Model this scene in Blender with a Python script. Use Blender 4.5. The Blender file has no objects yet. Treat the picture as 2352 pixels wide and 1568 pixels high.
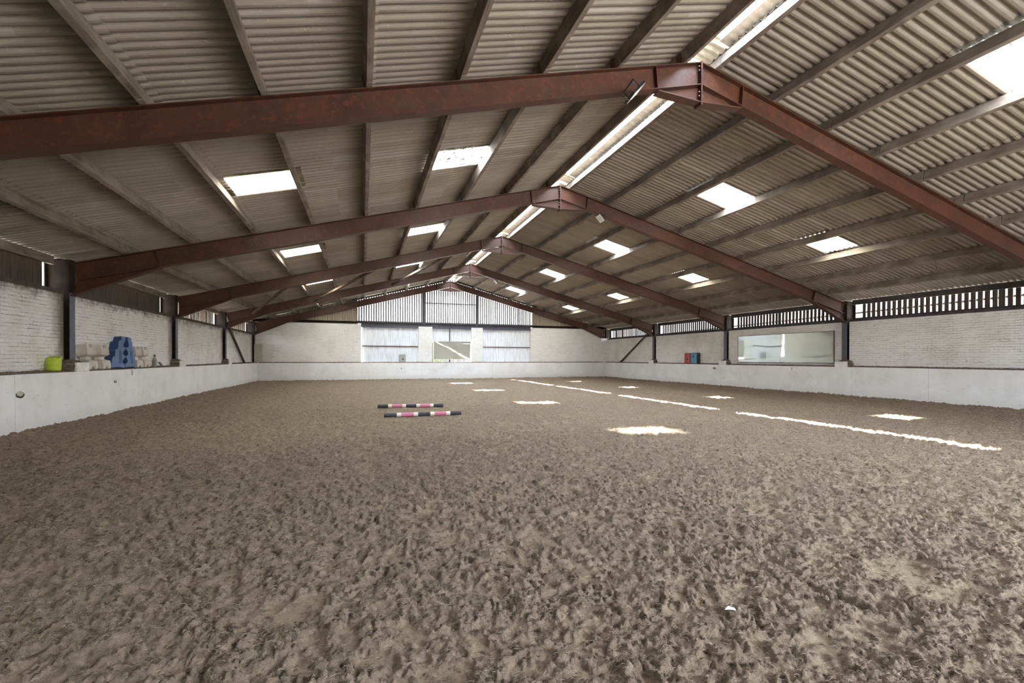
import bpy, math, random
import numpy as np
from mathutils import Vector, Matrix
random.seed(7)
rng = np.random.default_rng(11)
C = bpy.context.scene.collection
sc = bpy.context.scene

# ------------------------------------------------------------------ site dimensions (metres)
H = 1.45                      # eye height over the sand
XR = 5.6565                   # ridge
A = 11.866                    # half span to inner column flange
S = 0.262                     # roof slope
TH = math.atan(S)
ZA = 6.66                     # top of rafter at the ridge
KL = 11.672                   # half width between kickboards
XKL, XKR = XR - KL, XR + KL
YK = 30.90                    # far kickboard face
LEDGE = 1.1325
DIRT = 1.172
def P(k): return 0.70 + 6.1 * k
XCL, XCR = XR - A, XR + A     # inner column flanges
XBL, XBR = XR - A - .11, XR + A + .11   # inner brick faces
YB = 31.32                    # far brick face
PO = [.33 + 1.31 * i for i in range(9)]   # purlin offsets from the ridge
EAVE = 12.17
PD = .20                      # purlin depth
YN = -5.9                     # near gable

# ------------------------------------------------------------------ materials
def new_mat(name):
    m = bpy.data.materials.new(name); m.use_nodes = True
    m.node_tree.nodes.clear()
    return m, m.node_tree
class N:
    def __init__(s, nt): s.nt = nt
    def __call__(s, typ, ins=None, **kw):
        n = s.nt.nodes.new(typ)
        for k, v in kw.items(): setattr(n, k, v)
        for k, v in (ins or {}).items():
            if hasattr(v, 'node'): s.nt.links.new(v, n.inputs[k])
            else: n.inputs[k].default_value = v
        return n
    def noise(s, vec, scale, detail=4, rough=.55, dist=0):
        return s('ShaderNodeTexNoise', {'Vector': vec, 'Scale': scale, 'Detail': detail, 'Roughness': rough, 'Distortion': dist}).outputs['Fac']
    def ramp(s, fac, stops):
        n = s('ShaderNodeValToRGB', {'Fac': fac}); cr = n.color_ramp
        while len(cr.elements) < len(stops): cr.elements.new(.5)
        for e, (p, c) in zip(cr.elements, stops):
            e.position = p; e.color = (c, c, c, 1) if isinstance(c, (int, float)) else (*c, 1)
        return n.outputs['Color']
    def math(s, op, a, b=0., c=0.):
        return s('ShaderNodeMath', {0: a, 1: b, 2: c}, operation=op).outputs[0]
    def mix(s, fac, a, b, bt='MIX'):
        a = a if hasattr(a, 'node') else (*a, 1); b = b if hasattr(b, 'node') else (*b, 1)
        return s('ShaderNodeMix', {0: fac, 6: a, 7: b}, data_type='RGBA', blend_type=bt).outputs[2]
    def coords(s): return s('ShaderNodeTexCoord').outputs['Object']
    def world(s): return s('ShaderNodeNewGeometry').outputs['Position']
    def scale(s, v, x, y, z): return s('ShaderNodeMapping', {'Vector': v, 'Scale': (x, y, z)}).outputs[0]
    def bump(s, h, st, d=.01): return s('ShaderNodeBump', {'Height': h, 'Strength': st, 'Distance': d}).outputs[0]
    def out(s, col, rough=.8, normal=None, metal=0., spec=.3):
        b = s('ShaderNodeBsdfPrincipled', {'Base Color': col if hasattr(col, 'node') else (*col, 1), 'Roughness': rough, 'Metallic': metal, 'Specular IOR Level': spec})
        if normal is not None: s.nt.links.new(normal, b.inputs['Normal'])
        s('ShaderNodeOutputMaterial', {'Surface': b.outputs[0]}); return b

def simple(name, col, rough=.7, var=.25, sc_=6., metal=0., bump=0., spec=.3):
    m, nt = new_mat(name); n = N(nt); v = n.coords()
    k = n.noise(v, sc_, 5)
    c = n.mix(n.ramp(k, [(.3, 0.), (.7, 1.)]), tuple(x * (1 - var) for x in col), tuple(min(1, x * (1 + var)) for x in col))
    n.out(c, rough, n.bump(k, .5, bump) if bump else None, metal, spec); return m

def mat_sand():
    m, nt = new_mat('arena_sand'); n = N(nt); v = n.world()
    at = n('ShaderNodeAttribute', attribute_name='clump').outputs['Fac']
    g = n.noise(v, 55, 6, .7); g2 = n.noise(v, .8, 4); g3 = n.noise(v, 17, 6, .72, .6)
    sand = n.mix(g, (0.253, 0.193, 0.128), (0.408, 0.318, 0.222))
    fib = n.mix(n.ramp(n.noise(v, 75, 5, .75, 1.5), [(.3, 0.), (.7, 1.)]), (0.134, 0.101, 0.071), (0.384, 0.299, 0.214))
    f = n.math('ADD', n.math('MULTIPLY', n.math('SUBTRACT', g3, .5), 1.7), n.math('MULTIPLY_ADD', at, .8, .18))
    c = n.mix(n.ramp(f, [(.20, 0.), (.62, 1.)]), sand, fib)
    c = n.mix(n.ramp(n.noise(v, 19, 5, .65), [(.56, 0.), (.66, .85)]), c, (0.057, 0.043, 0.033))
    c = n.mix(n.ramp(g2, [(.35, 0.), (.7, .25)]), c, (0.245, 0.193, 0.142))
    fl = n.noise(v, 210, 2)
    c = n.mix(n.ramp(fl, [(.68, 0.), (.73, .5)]), c, (0.539, 0.457, 0.353))
    h = n.math('ADD', n.math('MULTIPLY', g3, .75), n.math('MULTIPLY', g, .5))
    n.out(c, .95, n.bump(h, 1., .03), spec=.1); return m
def mat_fibre():
    m, nt = new_mat('fibre'); n = N(nt)
    at = n('ShaderNodeAttribute', attribute_name='tone').outputs['Fac']
    n.out(n.ramp(at, [(0., (.13, .105, .08)), (.7, (.38, .315, .24)), (.95, (.56, .48, .37)), (.975, (.27, .10, .075)), (1., (.16, .22, .26))]), .9, spec=.1); return m

def brick_mat(name, axis, white=(.83, .83, .81), dirt=(.42, .36, .26), amount=.5, runs=False):
    m, nt = new_mat(name); n = N(nt); v = n.world()
    s = n('ShaderNodeSeparateXYZ', {0: v}).outputs
    u = s[1] if axis == 'y' else s[0]
    wob = n.noise(v, 3.2, 3); wob2 = n.noise(v, 11, 3)
    zz = n.math('ADD', s[2], n.math('MULTIPLY', n.math('SUBTRACT', wob, .5), .035))
    zz = n.math('ADD', zz, n.math('MULTIPLY', n.math('SUBTRACT', wob2, .5), .018))
    uu = n.math('ADD', u, n.math('MULTIPLY', n.math('SUBTRACT', wob2, .5), .05))
    uv = n('ShaderNodeCombineXYZ', {0: uu, 1: zz, 2: 0.}).outputs[0]
    b = n('ShaderNodeTexBrick', {'Vector': uv, 'Scale': 1., 'Brick Width': .225, 'Row Height': .075, 'Mortar Size': .0095, 'Mortar Smooth': .35, 'Bias': 0.,
          'Color1': (0, 0, 0, 1), 'Color2': (1, 1, 1, 1), 'Mortar': (.5, .5, .5, 1)})
    fr = n.math('FRACT', n.math('DIVIDE', n.math('ADD', zz, 30.), .075))
    hd = n.math('MINIMUM', fr, n.math('SUBTRACT', 1., fr))
    hm = n.ramp(hd, [(.022, 1.), (.085, 0.)])
    fac = n.math('MAXIMUM', hm, n.math('MULTIPLY', b.outputs['Fac'], .42))
    # horizontal joints show where the paint has not filled them
    patch = n.noise(n.scale(v, 1.6, 1.6, 9.), 1.5, 6, .7)
    vis = n.ramp(patch, [(.45, .05), (.62, 1.)])
    fine = n.ramp(n.noise(v, 16, 4), [(.38, .1), (.62, 1.)])
    joint = n.math('MULTIPLY', n.math('MULTIPLY', fac, vis), fine)
    per = n('ShaderNodeSeparateColor', {0: b.outputs['Color']}).outputs[0]
    base = n.mix(n.math('MULTIPLY', per, .35), white, tuple(x * .86 for x in white))
    st = n.noise(n.scale(v, .8, .8, .5), 1.1, 6, .62)
    base = n.mix(n.math('MULTIPLY', n.ramp(st, [(.48, 0.), (.72, 1.)]), amount), base, dirt)
    if runs:      # brown runs beside the columns and peeling along the wall top
        t_ = n.math('FRACT', n.math('DIVIDE', n.math('SUBTRACT', s[1], .70 - 61.), 6.1))
        w_ = n.math('ADD', t_, n.math('MULTIPLY', n.math('SUBTRACT', n.noise(n.scale(v, 2.4, 2.4, .9), 1.6, 5, .65), .5), .13))
        base = n.mix(n.ramp(w_, [(.91, 0.), (.975, .9)]), base, (.17, .135, .085))
        tp = n.math('ADD', s[2], n.math('MULTIPLY', n.math('SUBTRACT', n.noise(v, 4.5, 6, .7), .5), .75))
        base = n.mix(n.ramp(n.math('DIVIDE', tp, 4.), [(.665, 0.), (.725, .9)]), base, (.13, .105, .08))
    spall = n.noise(v, 7, 6, .7)
    base = n.mix(n.ramp(spall, [(.655, 0.), (.70, .85)]), base, (.17, .11, .075))
    base = n.mix(n.math('MULTIPLY', joint, .92), base, (.055, .043, .032))
    hgt = n.math('SUBTRACT', n.math('MULTIPLY', n.noise(v, 28, 4), .35), n.math('MULTIPLY', fac, n.math('ADD', n.math('MULTIPLY', vis, .8), .2)))
    n.out(base, .75, n.bump(hgt, .9, .012), spec=.25); return m

def mat_kick():
    m, nt = new_mat('kickboard_white'); n = N(nt); v = n.world()
    a = n.noise(n.scale(v, 1, 1, .6), 1.3, 6, .6)
    c = n.mix(n.ramp(a, [(.35, 0.), (.75, 1.)]), (.86, .87, .875), (.74, .745, .73))
    sp = n.noise(n.scale(v, 5, 5, 11), 1.7, 5, .6)
    c = n.mix(n.ramp(sp, [(.645, 0.), (.70, .6)]), c, (.38, .34, .29))
    c = n.mix(n.ramp(n.noise(n.scale(v, 1.3, 1.3, 1.7), 1.1, 7, .68), [(.52, 0.), (.74, .35)]), c, (.52, .50, .46))
    c = n.mix(n.ramp(n.noise(v, 9, 7, .75, 1.), [(.69, 0.), (.72, .5)]), c, (.30, .26, .21))
    z = n('ShaderNodeSeparateXYZ', {0: v}).outputs[2]
    low = n.ramp(n.math('ADD', z, n.math('MULTIPLY', n.math('SUBTRACT', a, .5), .7)), [(.05, .45), (.36, 0.)])
    c = n.mix(low, c, (.56, .53, .475))
    n.out(c, .55, n.bump(n.noise(v, 30, 4), .25, .004), spec=.3); return m

def mat_roof():
    m, nt = new_mat('fibre_cement_sheet'); n = N(nt); v = n.coords()
    s = n('ShaderNodeSeparateXYZ', {0: v}).outputs
    row = n.math('FLOOR', n.math('DIVIDE', s[1], 1.0164)); col = n.math('FLOOR', n.math('DIVIDE', n.math('ADD', s[0], .98), 2.62))
    wn = n('ShaderNodeTexWhiteNoise', {'Vector': n('ShaderNodeCombineXYZ', {0: row, 1: col, 2: 0.}).outputs[0]}, noise_dimensions='2D').outputs['Value']
    cor = n.math('FLOOR', n.math('DIVIDE', s[1], .1452))
    wc = n('ShaderNodeTexWhiteNoise', {'Vector': n('ShaderNodeCombineXYZ', {0: cor, 1: col, 2: 0.}).outputs[0]}, noise_dimensions='2D').outputs['Value']
    base = n.mix(wn, (0.238, 0.206, 0.169), (0.297, 0.261, 0.217))
    base = n.mix(n.ramp(wc, [(.86, 0.), (.93, .4)]), base, (0.365, 0.337, 0.305))
    dirt = n.noise(n.scale(v, .7, 1.6, 1), 1.2, 6, .6)
    base = n.mix(n.ramp(dirt, [(.45, 0.), (.75, .5)]), base, (0.171, 0.143, 0.114))
    fl = n.noise(n.scale(v, 16, 38, 20), 1., 3, .6, .8)
    base = n.mix(n.ramp(fl, [(.63, 0.), (.70, .5)]), base, (0.449, 0.400, 0.339))
    n.out(base, .85, n.bump(n.noise(v, 90, 3), .3, .003), spec=.2); return m

def mat_purlin():
    m, nt = new_mat('dusty_timber'); n = N(nt); v = n.coords()
    g = n.noise(n.scale(v, 14, .9, 14), 1.6, 6, .65, .6)
    c = n.mix(n.ramp(g, [(.3, 0.), (.7, 1.)]), (.096, .078, .064), (.216, .182, .149))
    d = n.noise(v, 2.3, 5)
    c = n.mix(n.ramp(d, [(.42, 0.), (.66, .7)]), c, (.288, .248, .204))
    k = n.noise(n.scale(v, 3, 5, 3), 2.2, 5, .7)
    c = n.mix(n.ramp(k, [(.64, 0.), (.70, .8)]), c, (.044, .034, .027))
    n.out(c, .9, n.bump(g, .4, .006), spec=.15); return m

def mat_steel():
    m, nt = new_mat('red_oxide_steel'); n = N(nt); v = n.world()
    a = n.noise(v, 1.6, 6, .6); b = n.noise(v, 9, 6, .7)
    c = n.mix(n.ramp(a, [(.35, 0.), (.7, 1.)]), (0.043, 0.015, 0.008), (0.077, 0.026, 0.012))
    c = n.mix(n.ramp(b, [(.52, 0.), (.64, .75)]), c, (0.112, 0.032, 0.012))
    c = n.mix(n.ramp(n.noise(v, 5, 6, .65), [(.52, 0.), (.68, .65)]), c, (0.050, 0.033, 0.020))
    c = n.mix(n.ramp(n.noise(v, 31, 4), [(.66, 0.), (.72, .5)]), c, (0.115, 0.085, 0.058))
    nz = n('ShaderNodeSeparateXYZ', {0: n('ShaderNodeNewGeometry').outputs['True Normal']}).outputs[2]
    dust = n.math('MULTIPLY', n.ramp(nz, [(.6, 0.), (.9, 1.)]), .8)
    c = n.mix(dust, c, (0.170, 0.137, 0.087))
    n.out(c, .55, n.bump(b, .25, .003), .0, .4); return m

def mat_mirror():
    m, nt = new_mat('mirror_glass'); n = N(nt); v = n.world()
    b = n('ShaderNodeBsdfGlossy', {'Color': (.80, .86, .83, 1), 'Roughness': .012, 'Normal': n.bump(n.noise(v, .55, 1), .2, .05)})
    d = n('ShaderNodeBsdfDiffuse', {'Color': (.74, .80, .755, 1)})
    dust = n.ramp(n.noise(v, .7, 2), [(.3, .27), (.75, .36)])
    n('ShaderNodeOutputMaterial', {'Surface': n('ShaderNodeMixShader', {0: dust, 1: b.outputs[0], 2: d.outputs[0]}).outputs[0]}); return m

def mat_skylight(name, clear, tint, lichen):
    m, nt = new_mat(name); n = N(nt); v = n.coords()
    tr = n('ShaderNodeBsdfTransparent', {'Color': (*tint, 1)})
    tl = n('ShaderNodeBsdfTranslucent', {'Color': (*[x * .8 for x in tint], 1)})
        # edges made less clear to soften the sun patches; lichen spots lie along valleys
    s = n('ShaderNodeSeparateXYZ', {0: v}).outputs
    e = n.math('MINIMUM', n.math('MINIMUM', n.math('ADD', s[1], .5), n.math('SUBTRACT', .5, s[1])), n.math('MINIMUM', n.math('ADD', s[0], .66), n.math('SUBTRACT', .66, s[0])))
    cf = n.math('MULTIPLY', n.ramp(n.math('ADD', e, n.math('MULTIPLY', n.noise(v, 2.5, 3), .15)), [(.06, .0), (.52, 1.)]), clear)
    glow = n('ShaderNodeMixShader', {0: cf, 1: tl.outputs[0], 2: tr.outputs[0]})
    edge_fade = n.ramp(n.math('ADD', e, n.math('MULTIPLY', n.noise(v, 3, 3), .12)), [(.05, .42), (.34, 0.)])
    dm = n.noise(n.scale(v, 7, 24, 7), 1., 3, .55)
    spots = n.ramp(dm, [(lichen, 0.), (lichen + .02, 1.)])
    df = n('ShaderNodeBsdfDiffuse', {'Color': (.16, .145, .10, 1)})
    tl2 = n('ShaderNodeBsdfTranslucent', {'Color': (.62, .58, .48, 1)})
    m1 = n('ShaderNodeMixShader', {0: edge_fade, 1: glow.outputs[0], 2: tl2.outputs[0]})
    m2 = n('ShaderNodeMixShader', {0: spots, 1: m1.outputs[0], 2: df.outputs[0]})
    n('ShaderNodeOutputMaterial', {'Surface': m2.outputs[0]}); return m

def mat_sheet():
    m, nt = new_mat('white_profiled_sheet'); n = N(nt); v = n.world()
    st = n.noise(n.scale(v, 5, 1, .55), 2, 5, .6)
    c = n.mix(n.ramp(st, [(.42, 0.), (.75, .8)]), (.84, .86, .89), (.56, .55, .54))
    ru = n.noise(n.scale(v, 3, 1, 1.2), 2.6, 6, .7)
    c = n.mix(n.ramp(ru, [(.68, 0.), (.76, .6)]), c, (.38, .24, .16))
    d = n('ShaderNodeBsdfDiffuse', {'Color': c}); t = n('ShaderNodeBsdfTranslucent', {'Color': n.mix(.5, c, (.86, .90, .96))})
    n('ShaderNodeOutputMaterial', {'Surface': n('ShaderNodeMixShader', {0: .055, 1: d.outputs[0], 2: t.outputs[0]}).outputs[0]}); return m

def mat_boards(name, c0, c1):
    m, nt = new_mat(name); n = N(nt); v = n.world()
    g = n.noise(n.scale(v, 22, 22, 1.2), 1., 6, .65, .4)
    c = n.mix(n.ramp(g, [(.3, 0.), (.72, 1.)]), c0, c1)
    n.out(c, .85, n.bump(g, .5, .004), spec=.2); return m

M = dict(
    sand=mat_sand(), fibre=mat_fibre(), kick=mat_kick(), roof=mat_roof(), purlin=mat_purlin(), steel=mat_steel(), mirror=mat_mirror(), sheet=mat_sheet(),
    brick_side=brick_mat('painted_brick_side', 'y', amount=.42), brick_left=brick_mat('painted_brick_stained', 'y', amount=.42, runs=True), brick_far=brick_mat('painted_brick_far', 'x', (.85, .845, .82), (.60, .54, .42), .4),
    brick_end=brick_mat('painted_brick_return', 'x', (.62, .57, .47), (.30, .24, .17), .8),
    sky_clear=mat_skylight('rooflight_clear', .80, (.92, .96, 1.), .645), sky_moss=mat_skylight('rooflight_mossy', .80, (.92, .96, 1.), .545),
    sky_milky=mat_skylight('rooflight_milky', .0, (.62, .59, .50), .66),
    dark_boards=mat_boards('dark_boarding', (.055, .043, .035), (.145, .118, .092)),
    grey_boards=mat_boards('weathered_boarding', (.16, .157, .16), (.38, .36, .34)),
    gable_sheet=mat_boards('gable_fibre_sheet', (.22, .19, .145), (.44, .39, .31)),
    shade_brown_steel=simple('shade_dark_brown_steel', (.022, .0145, .011), .75, .35, 5, spec=.15),  # eaves shade at column heads put into the brown; gable rails share it
    dark_steel=simple('dark_girt_steel', (.060, .055, .056), .6, .3, 5), column_paint=simple('slate_column_paint', (.070, .071, .095), .4, .3, 9, spec=.5),
    rust=simple('rusty_rail', (.13, .072, .05), .8, .4, 8), brace=simple('brace_steel', (.11, .078, .058), .85, .35, 4, spec=.15),
    dirt=simple('ledge_dirt', (.135, .105, .078), .95, .4, 14, bump=.02), plinth=simple('painted_plinth', (.78, .77, .74), .7, .12, 9, bump=.004),
    plinth_dirty=simple('bare_plinth', (.30, .26, .20), .9, .3, 7, bump=.006),
    cap=simple('ridge_sheet', (.62, .58, .49), .85, .22, 7),
    beige=simple('beige_plastic', (.60, .55, .47), .5, .2, 4), blue=simple('blue_plastic', (.042, .105, .27), .42, .12, 4, spec=.5), blue_shaded=simple('blue_plastic_shaded', (.03, .07, .175), .5, .15, 4),  # darker copy of the blue; shade of sides and slots put into colour
    lime=simple('lime_plastic', (.46, .60, .045), .35, .08, 6, spec=.5), red=simple('red_foam', (.46, .10, .10), .7, .12, 6), skyblue=simple('blue_foam', (.11, .29, .46), .7, .12, 6),
    grey=simple('grey_foam', (.36, .36, .33), .8, .15, 8), charcoal=simple('charcoal_foam', (.075, .072, .068), .8, .25, 8), black=simple('black_paint', (.022, .023, .026), .5, .2, 20),
    pink=simple('pink_paint', (.60, .20, .29), .45, .14, 20), cream=simple('cream_paint', (.74, .70, .58), .5, .12, 20), charpaint=simple('charcoal_paint', (.05, .052, .06), .5, .2, 20),
    plate=simple('white_plate', (.86, .87, .90), .4, .03, 6), ink=simple('letter_black', (.02, .02, .03), .5, .1, 5),
    lampblack=simple('lamp_housing', (.02, .02, .022), .4, .2, 10), lampglass=simple('lamp_glass', (.66, .70, .68), .25, .05, 8, spec=.6), lampled=simple('led_plate', (.55, .55, .38), .4, .05, 8),
    ply=simple('pale_ply', (.44, .45, .38), .8, .15, 5), bottle=simple('grey_bottle', (.30, .285, .26), .5, .35, 9), yard=simple('yard_gravel', (.30, .285, .26), .95, .25, .6),
    leaf=simple('leaf', (.10, .20, .045), .8, .45, 3), hole=simple('broken_hole', (.05, .042, .034), .9, .4, 12), chip=simple('broken_board', (.50, .50, .42), .8, .15, 12),
    wire=simple('wire', (.10, .085, .06), .8, .3, 20), litter=simple('white_scrap', (.8, .79, .74), .6, .05, 20), bolt=simple('bolt_steel', (.2, .17, .16), .4, .2, 10, .5),
)

# ------------------------------------------------------------------ mesh helpers
class MB:
    def __init__(s): s.v = []; s.f = []; s.m = []
    def add(s, vs, fs, mi=0):
        o = len(s.v); s.v += [tuple(map(float, q)) for q in vs]
        for f in fs: s.f.append(tuple(i + o for i in f)); s.m.append(mi)
        return s
    def box(s, x0, x1, y0, y1, z0, z1, mi=0, T=None):
        vs = [(x, y, z) for x in (x0, x1) for y in (y0, y1) for z in (z0, z1)]
        if T is not None: vs = [T(q) for q in vs]
        return s.add(vs, [(0, 1, 3, 2), (4, 6, 7, 5), (0, 4, 5, 1), (2, 3, 7, 6), (0, 2, 6, 4), (1, 5, 7, 3)], mi)
    def prism(s, poly, d0, d1, axis='y', mi=0, T=None, caps=True):
        """poly in the plane across `axis`, extruded from d0 to d1 (x: (y,z), y: (x,z), z: (x,y))"""
        k = len(poly); put = {'x': lambda p, d: (d, p[0], p[1]), 'y': lambda p, d: (p[0], d, p[1]), 'z': lambda p, d: (p[0], p[1], d)}[axis]
        vs = [put(p, d0) for p in poly] + [put(p, d1) for p in poly]
        if T is not None: vs = [T(q) for q in vs]
        fs = [(i, (i + 1) % k, k + (i + 1) % k, k + i) for i in range(k)]
        if caps: fs += [tuple(range(k))[::-1], tuple(range(k, 2 * k))]
        return s.add(vs, fs, mi)
    def tube(s, pts, r, n=10, mi=0, cap=True):
        pts = [Vector(p) for p in pts]; rs = r if isinstance(r, (list, tuple)) else [r] * len(pts)
        vs = []; up = None
        for i, p in enumerate(pts):
            t = (pts[min(i + 1, len(pts) - 1)] - pts[max(i - 1, 0)]).normalized()
            if up is None: up = t.orthogonal().normalized()
            up = (up - t * up.dot(t)).normalized(); w = t.cross(up)
            vs += [p + (up * math.cos(2 * math.pi * j / n) + w * math.sin(2 * math.pi * j / n)) * rs[i] for j in range(n)]
        fs = [(i * n + j, i * n + (j + 1) % n, (i + 1) * n + (j + 1) % n, (i + 1) * n + j) for i in range(len(pts) - 1) for j in range(n)]
        if cap: fs += [tuple(range(n))[::-1], tuple(range((len(pts) - 1) * n, len(pts) * n))]
        return s.add(vs, fs, mi)
    def lathe(s, prof, n=28, mi=0, o=(0, 0, 0), T=None):
        vs = [(o[0] + r * math.cos(2 * math.pi * j / n), o[1] + r * math.sin(2 * math.pi * j / n), o[2] + z) for r, z in prof for j in range(n)]
        if T is not None: vs = [T(q) for q in vs]
        k = len(prof)
        return s.add(vs, [(i * n + j, i * n + (j + 1) % n, (i + 1) * n + (j + 1) % n, (i + 1) * n + j) for i in range(k - 1) for j in range(n)], mi)
    def build(s, name, mats, parent=None, loc=(0, 0, 0), smooth=False, bevel=0., solid=0., seg=2):
        me = bpy.data.meshes.new(name); me.from_pydata(s.v, [], s.f); me.update()
        for m in (mats if isinstance(mats, (list, tuple)) else [mats]): me.materials.append(m)
        me.polygons.foreach_set('material_index', s.m)
        if smooth: me.polygons.foreach_set('use_smooth', [True] * len(me.polygons))
        o = bpy.data.objects.new(name, me); C.objects.link(o)
        import bmesh
        bm = bmesh.new(); bm.from_mesh(me); bmesh.ops.recalc_face_normals(bm, faces=bm.faces); bm.to_mesh(me); bm.free()
        if parent is not None: o.parent = parent
        o.location = loc
        if solid:
            q = o.modifiers.new('solid', 'SOLIDIFY'); q.thickness = solid; q.offset = 0
        if bevel:
            b = o.modifiers.new('bevel', 'BEVEL'); b.width = bevel; b.segments = seg; b.limit_method = 'ANGLE'; b.angle_limit = math.radians(35)
        return o
def tag(o, label, cat, group=None, kind=None):
    o['label'] = label; o['category'] = cat
    if group: o['group'] = group
    if kind: o['kind'] = kind
    return o
def struct(o, label=None):
    o['kind'] = 'structure'
    if label: o['label'] = label
    return o
def thing(name, label, cat, loc=(0, 0, 0), group=None):
    o = bpy.data.objects.new(name, None); C.objects.link(o); o.location = loc; o.empty_display_size = .2
    return tag(o, label, cat, group)
def copy_tree(root, loc):
    r = root.copy(); C.objects.link(r); r.location = loc
    for ch in root.children:
        c = ch.copy(); C.objects.link(c); c.parent = r
        for g in ch.children:
            d = g.copy(); C.objects.link(d); d.parent = c
    return r
# roof frame: o = horizontal offset from the ridge, n = height normal to the slope above the rafter top
CT, ST = math.cos(TH), math.sin(TH)
def RP(side, o, n, y): return (XR + side * (o + n * ST), y, ZA - S * o + n * CT)
def roof_box(mb, side, o0, o1, n0, n1, y0, y1, mi=0):
    """box aligned with the slope; o measured along the horizontal"""
    vs = [RP(side, o, n, y) for o in (o0, o1) for y in (y0, y1) for n in (n0, n1)]
    return mb.add(vs, [(0, 1, 3, 2), (4, 6, 7, 5), (0, 4, 5, 1), (2, 3, 7, 6), (0, 2, 6, 4), (1, 5, 7, 3)], mi)

ORD = ['nearest', 'second', 'third', 'fourth', 'fifth', 'sixth', 'seventh', 'eighth', 'ninth']
FRAME = {0: 'overhead frame before it', 1: 'nearest visible frame', 2: 'second frame', 3: 'third frame', 4: 'fourth frame', 5: 'far gable frame'}
BAY = {0: 'before the nearest rafter', 1: 'between nearest and second rafters', 2: 'between second and third rafters', 3: 'between third and fourth rafters', 4: 'beyond the fourth rafter'}
SIDE = {-1: 'left', 1: 'right'}

# ------------------------------------------------------------------ floor
def hash2(ix, iy, seed):
    h = (ix.astype(np.int64) * 374761393 + iy.astype(np.int64) * 668265263 + seed * 1442695041) & 0xffffffff
    h = ((h ^ (h >> 13)) * 1274126177) & 0xffffffff
    h = ((h ^ (h >> 16)) * 2246822519) & 0xffffffff
    return ((h ^ (h >> 15)) & 0xffff).astype(np.float32) / 65535.
def vn(x, y, f, seed):
    x = x * f + seed * 17.13; y = y * f - seed * 9.71
    ix = np.floor(x); iy = np.floor(y); fx = x - ix; fy = y - iy
    ix = ix.astype(np.int64); iy = iy.astype(np.int64)
    u = fx * fx * (3 - 2 * fx); v = fy * fy * (3 - 2 * fy)
    return (hash2(ix, iy, seed) * (1 - u) * (1 - v) + hash2(ix + 1, iy, seed) * u * (1 - v) + hash2(ix, iy + 1, seed) * (1 - u) * v + hash2(ix + 1, iy + 1, seed) * u * v)
def sst(a, b, x): t = np.clip((x - a) / (b - a), 0, 1); return t * t * (3 - 2 * t)
def ground(x, y):
    wx = x + .05 * (vn(x, y, 7, 31) - .5) + .02 * (vn(x, y, 21, 33) - .5); wy = y + .05 * (vn(x, y, 7, 32) - .5) + .02 * (vn(x, y, 21, 34) - .5)
    big = vn(x, y, .45, 1) * .5 + vn(x, y, 1.4, 2) * .32 + vn(x, y, 3.1, 3) * .18
    m = sst(.27, .60, vn(wx, wy, 3.4, 4) * .26 + vn(wx, wy, 10, 5) * .38 + vn(wx, wy, 23, 6) * .36)
    b1 = np.abs(2 * vn(wx, wy, 18, 7) - 1); b2 = np.abs(2 * vn(wx, wy, 38, 8) - 1)
    r3 = 1 - np.abs(2 * vn(wx, wy, 62, 9) - 1); r4 = 1 - np.abs(2 * vn(wx, wy, 95, 10) - 1)
    pit = sst(.66, .82, vn(wx, wy, 12, 11)) * m
    h = .036 * (big - .5) + m * (.004 + .036 * b1 ** .8 + .023 * b2 + .013 * r3 * r3 + .006 * r4) - .030 * pit + (1 - m) * (.004 * r3 + .003 * r4)
    m = np.clip(m * (.35 + .9 * b1) * .8 + .25 * m * r3, 0, 1)
    dl = np.minimum(np.minimum(x - XKL, XKR - x), YK - y)
    bank = (.085 + .05 * (vn(x, y, .7, 12) - .5)) * np.exp(-np.maximum(dl, 0) / .75)
    track = -.03 * np.exp(-((dl - 1.6) / .6) ** 2)
    return h + bank + track - .035, m
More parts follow.
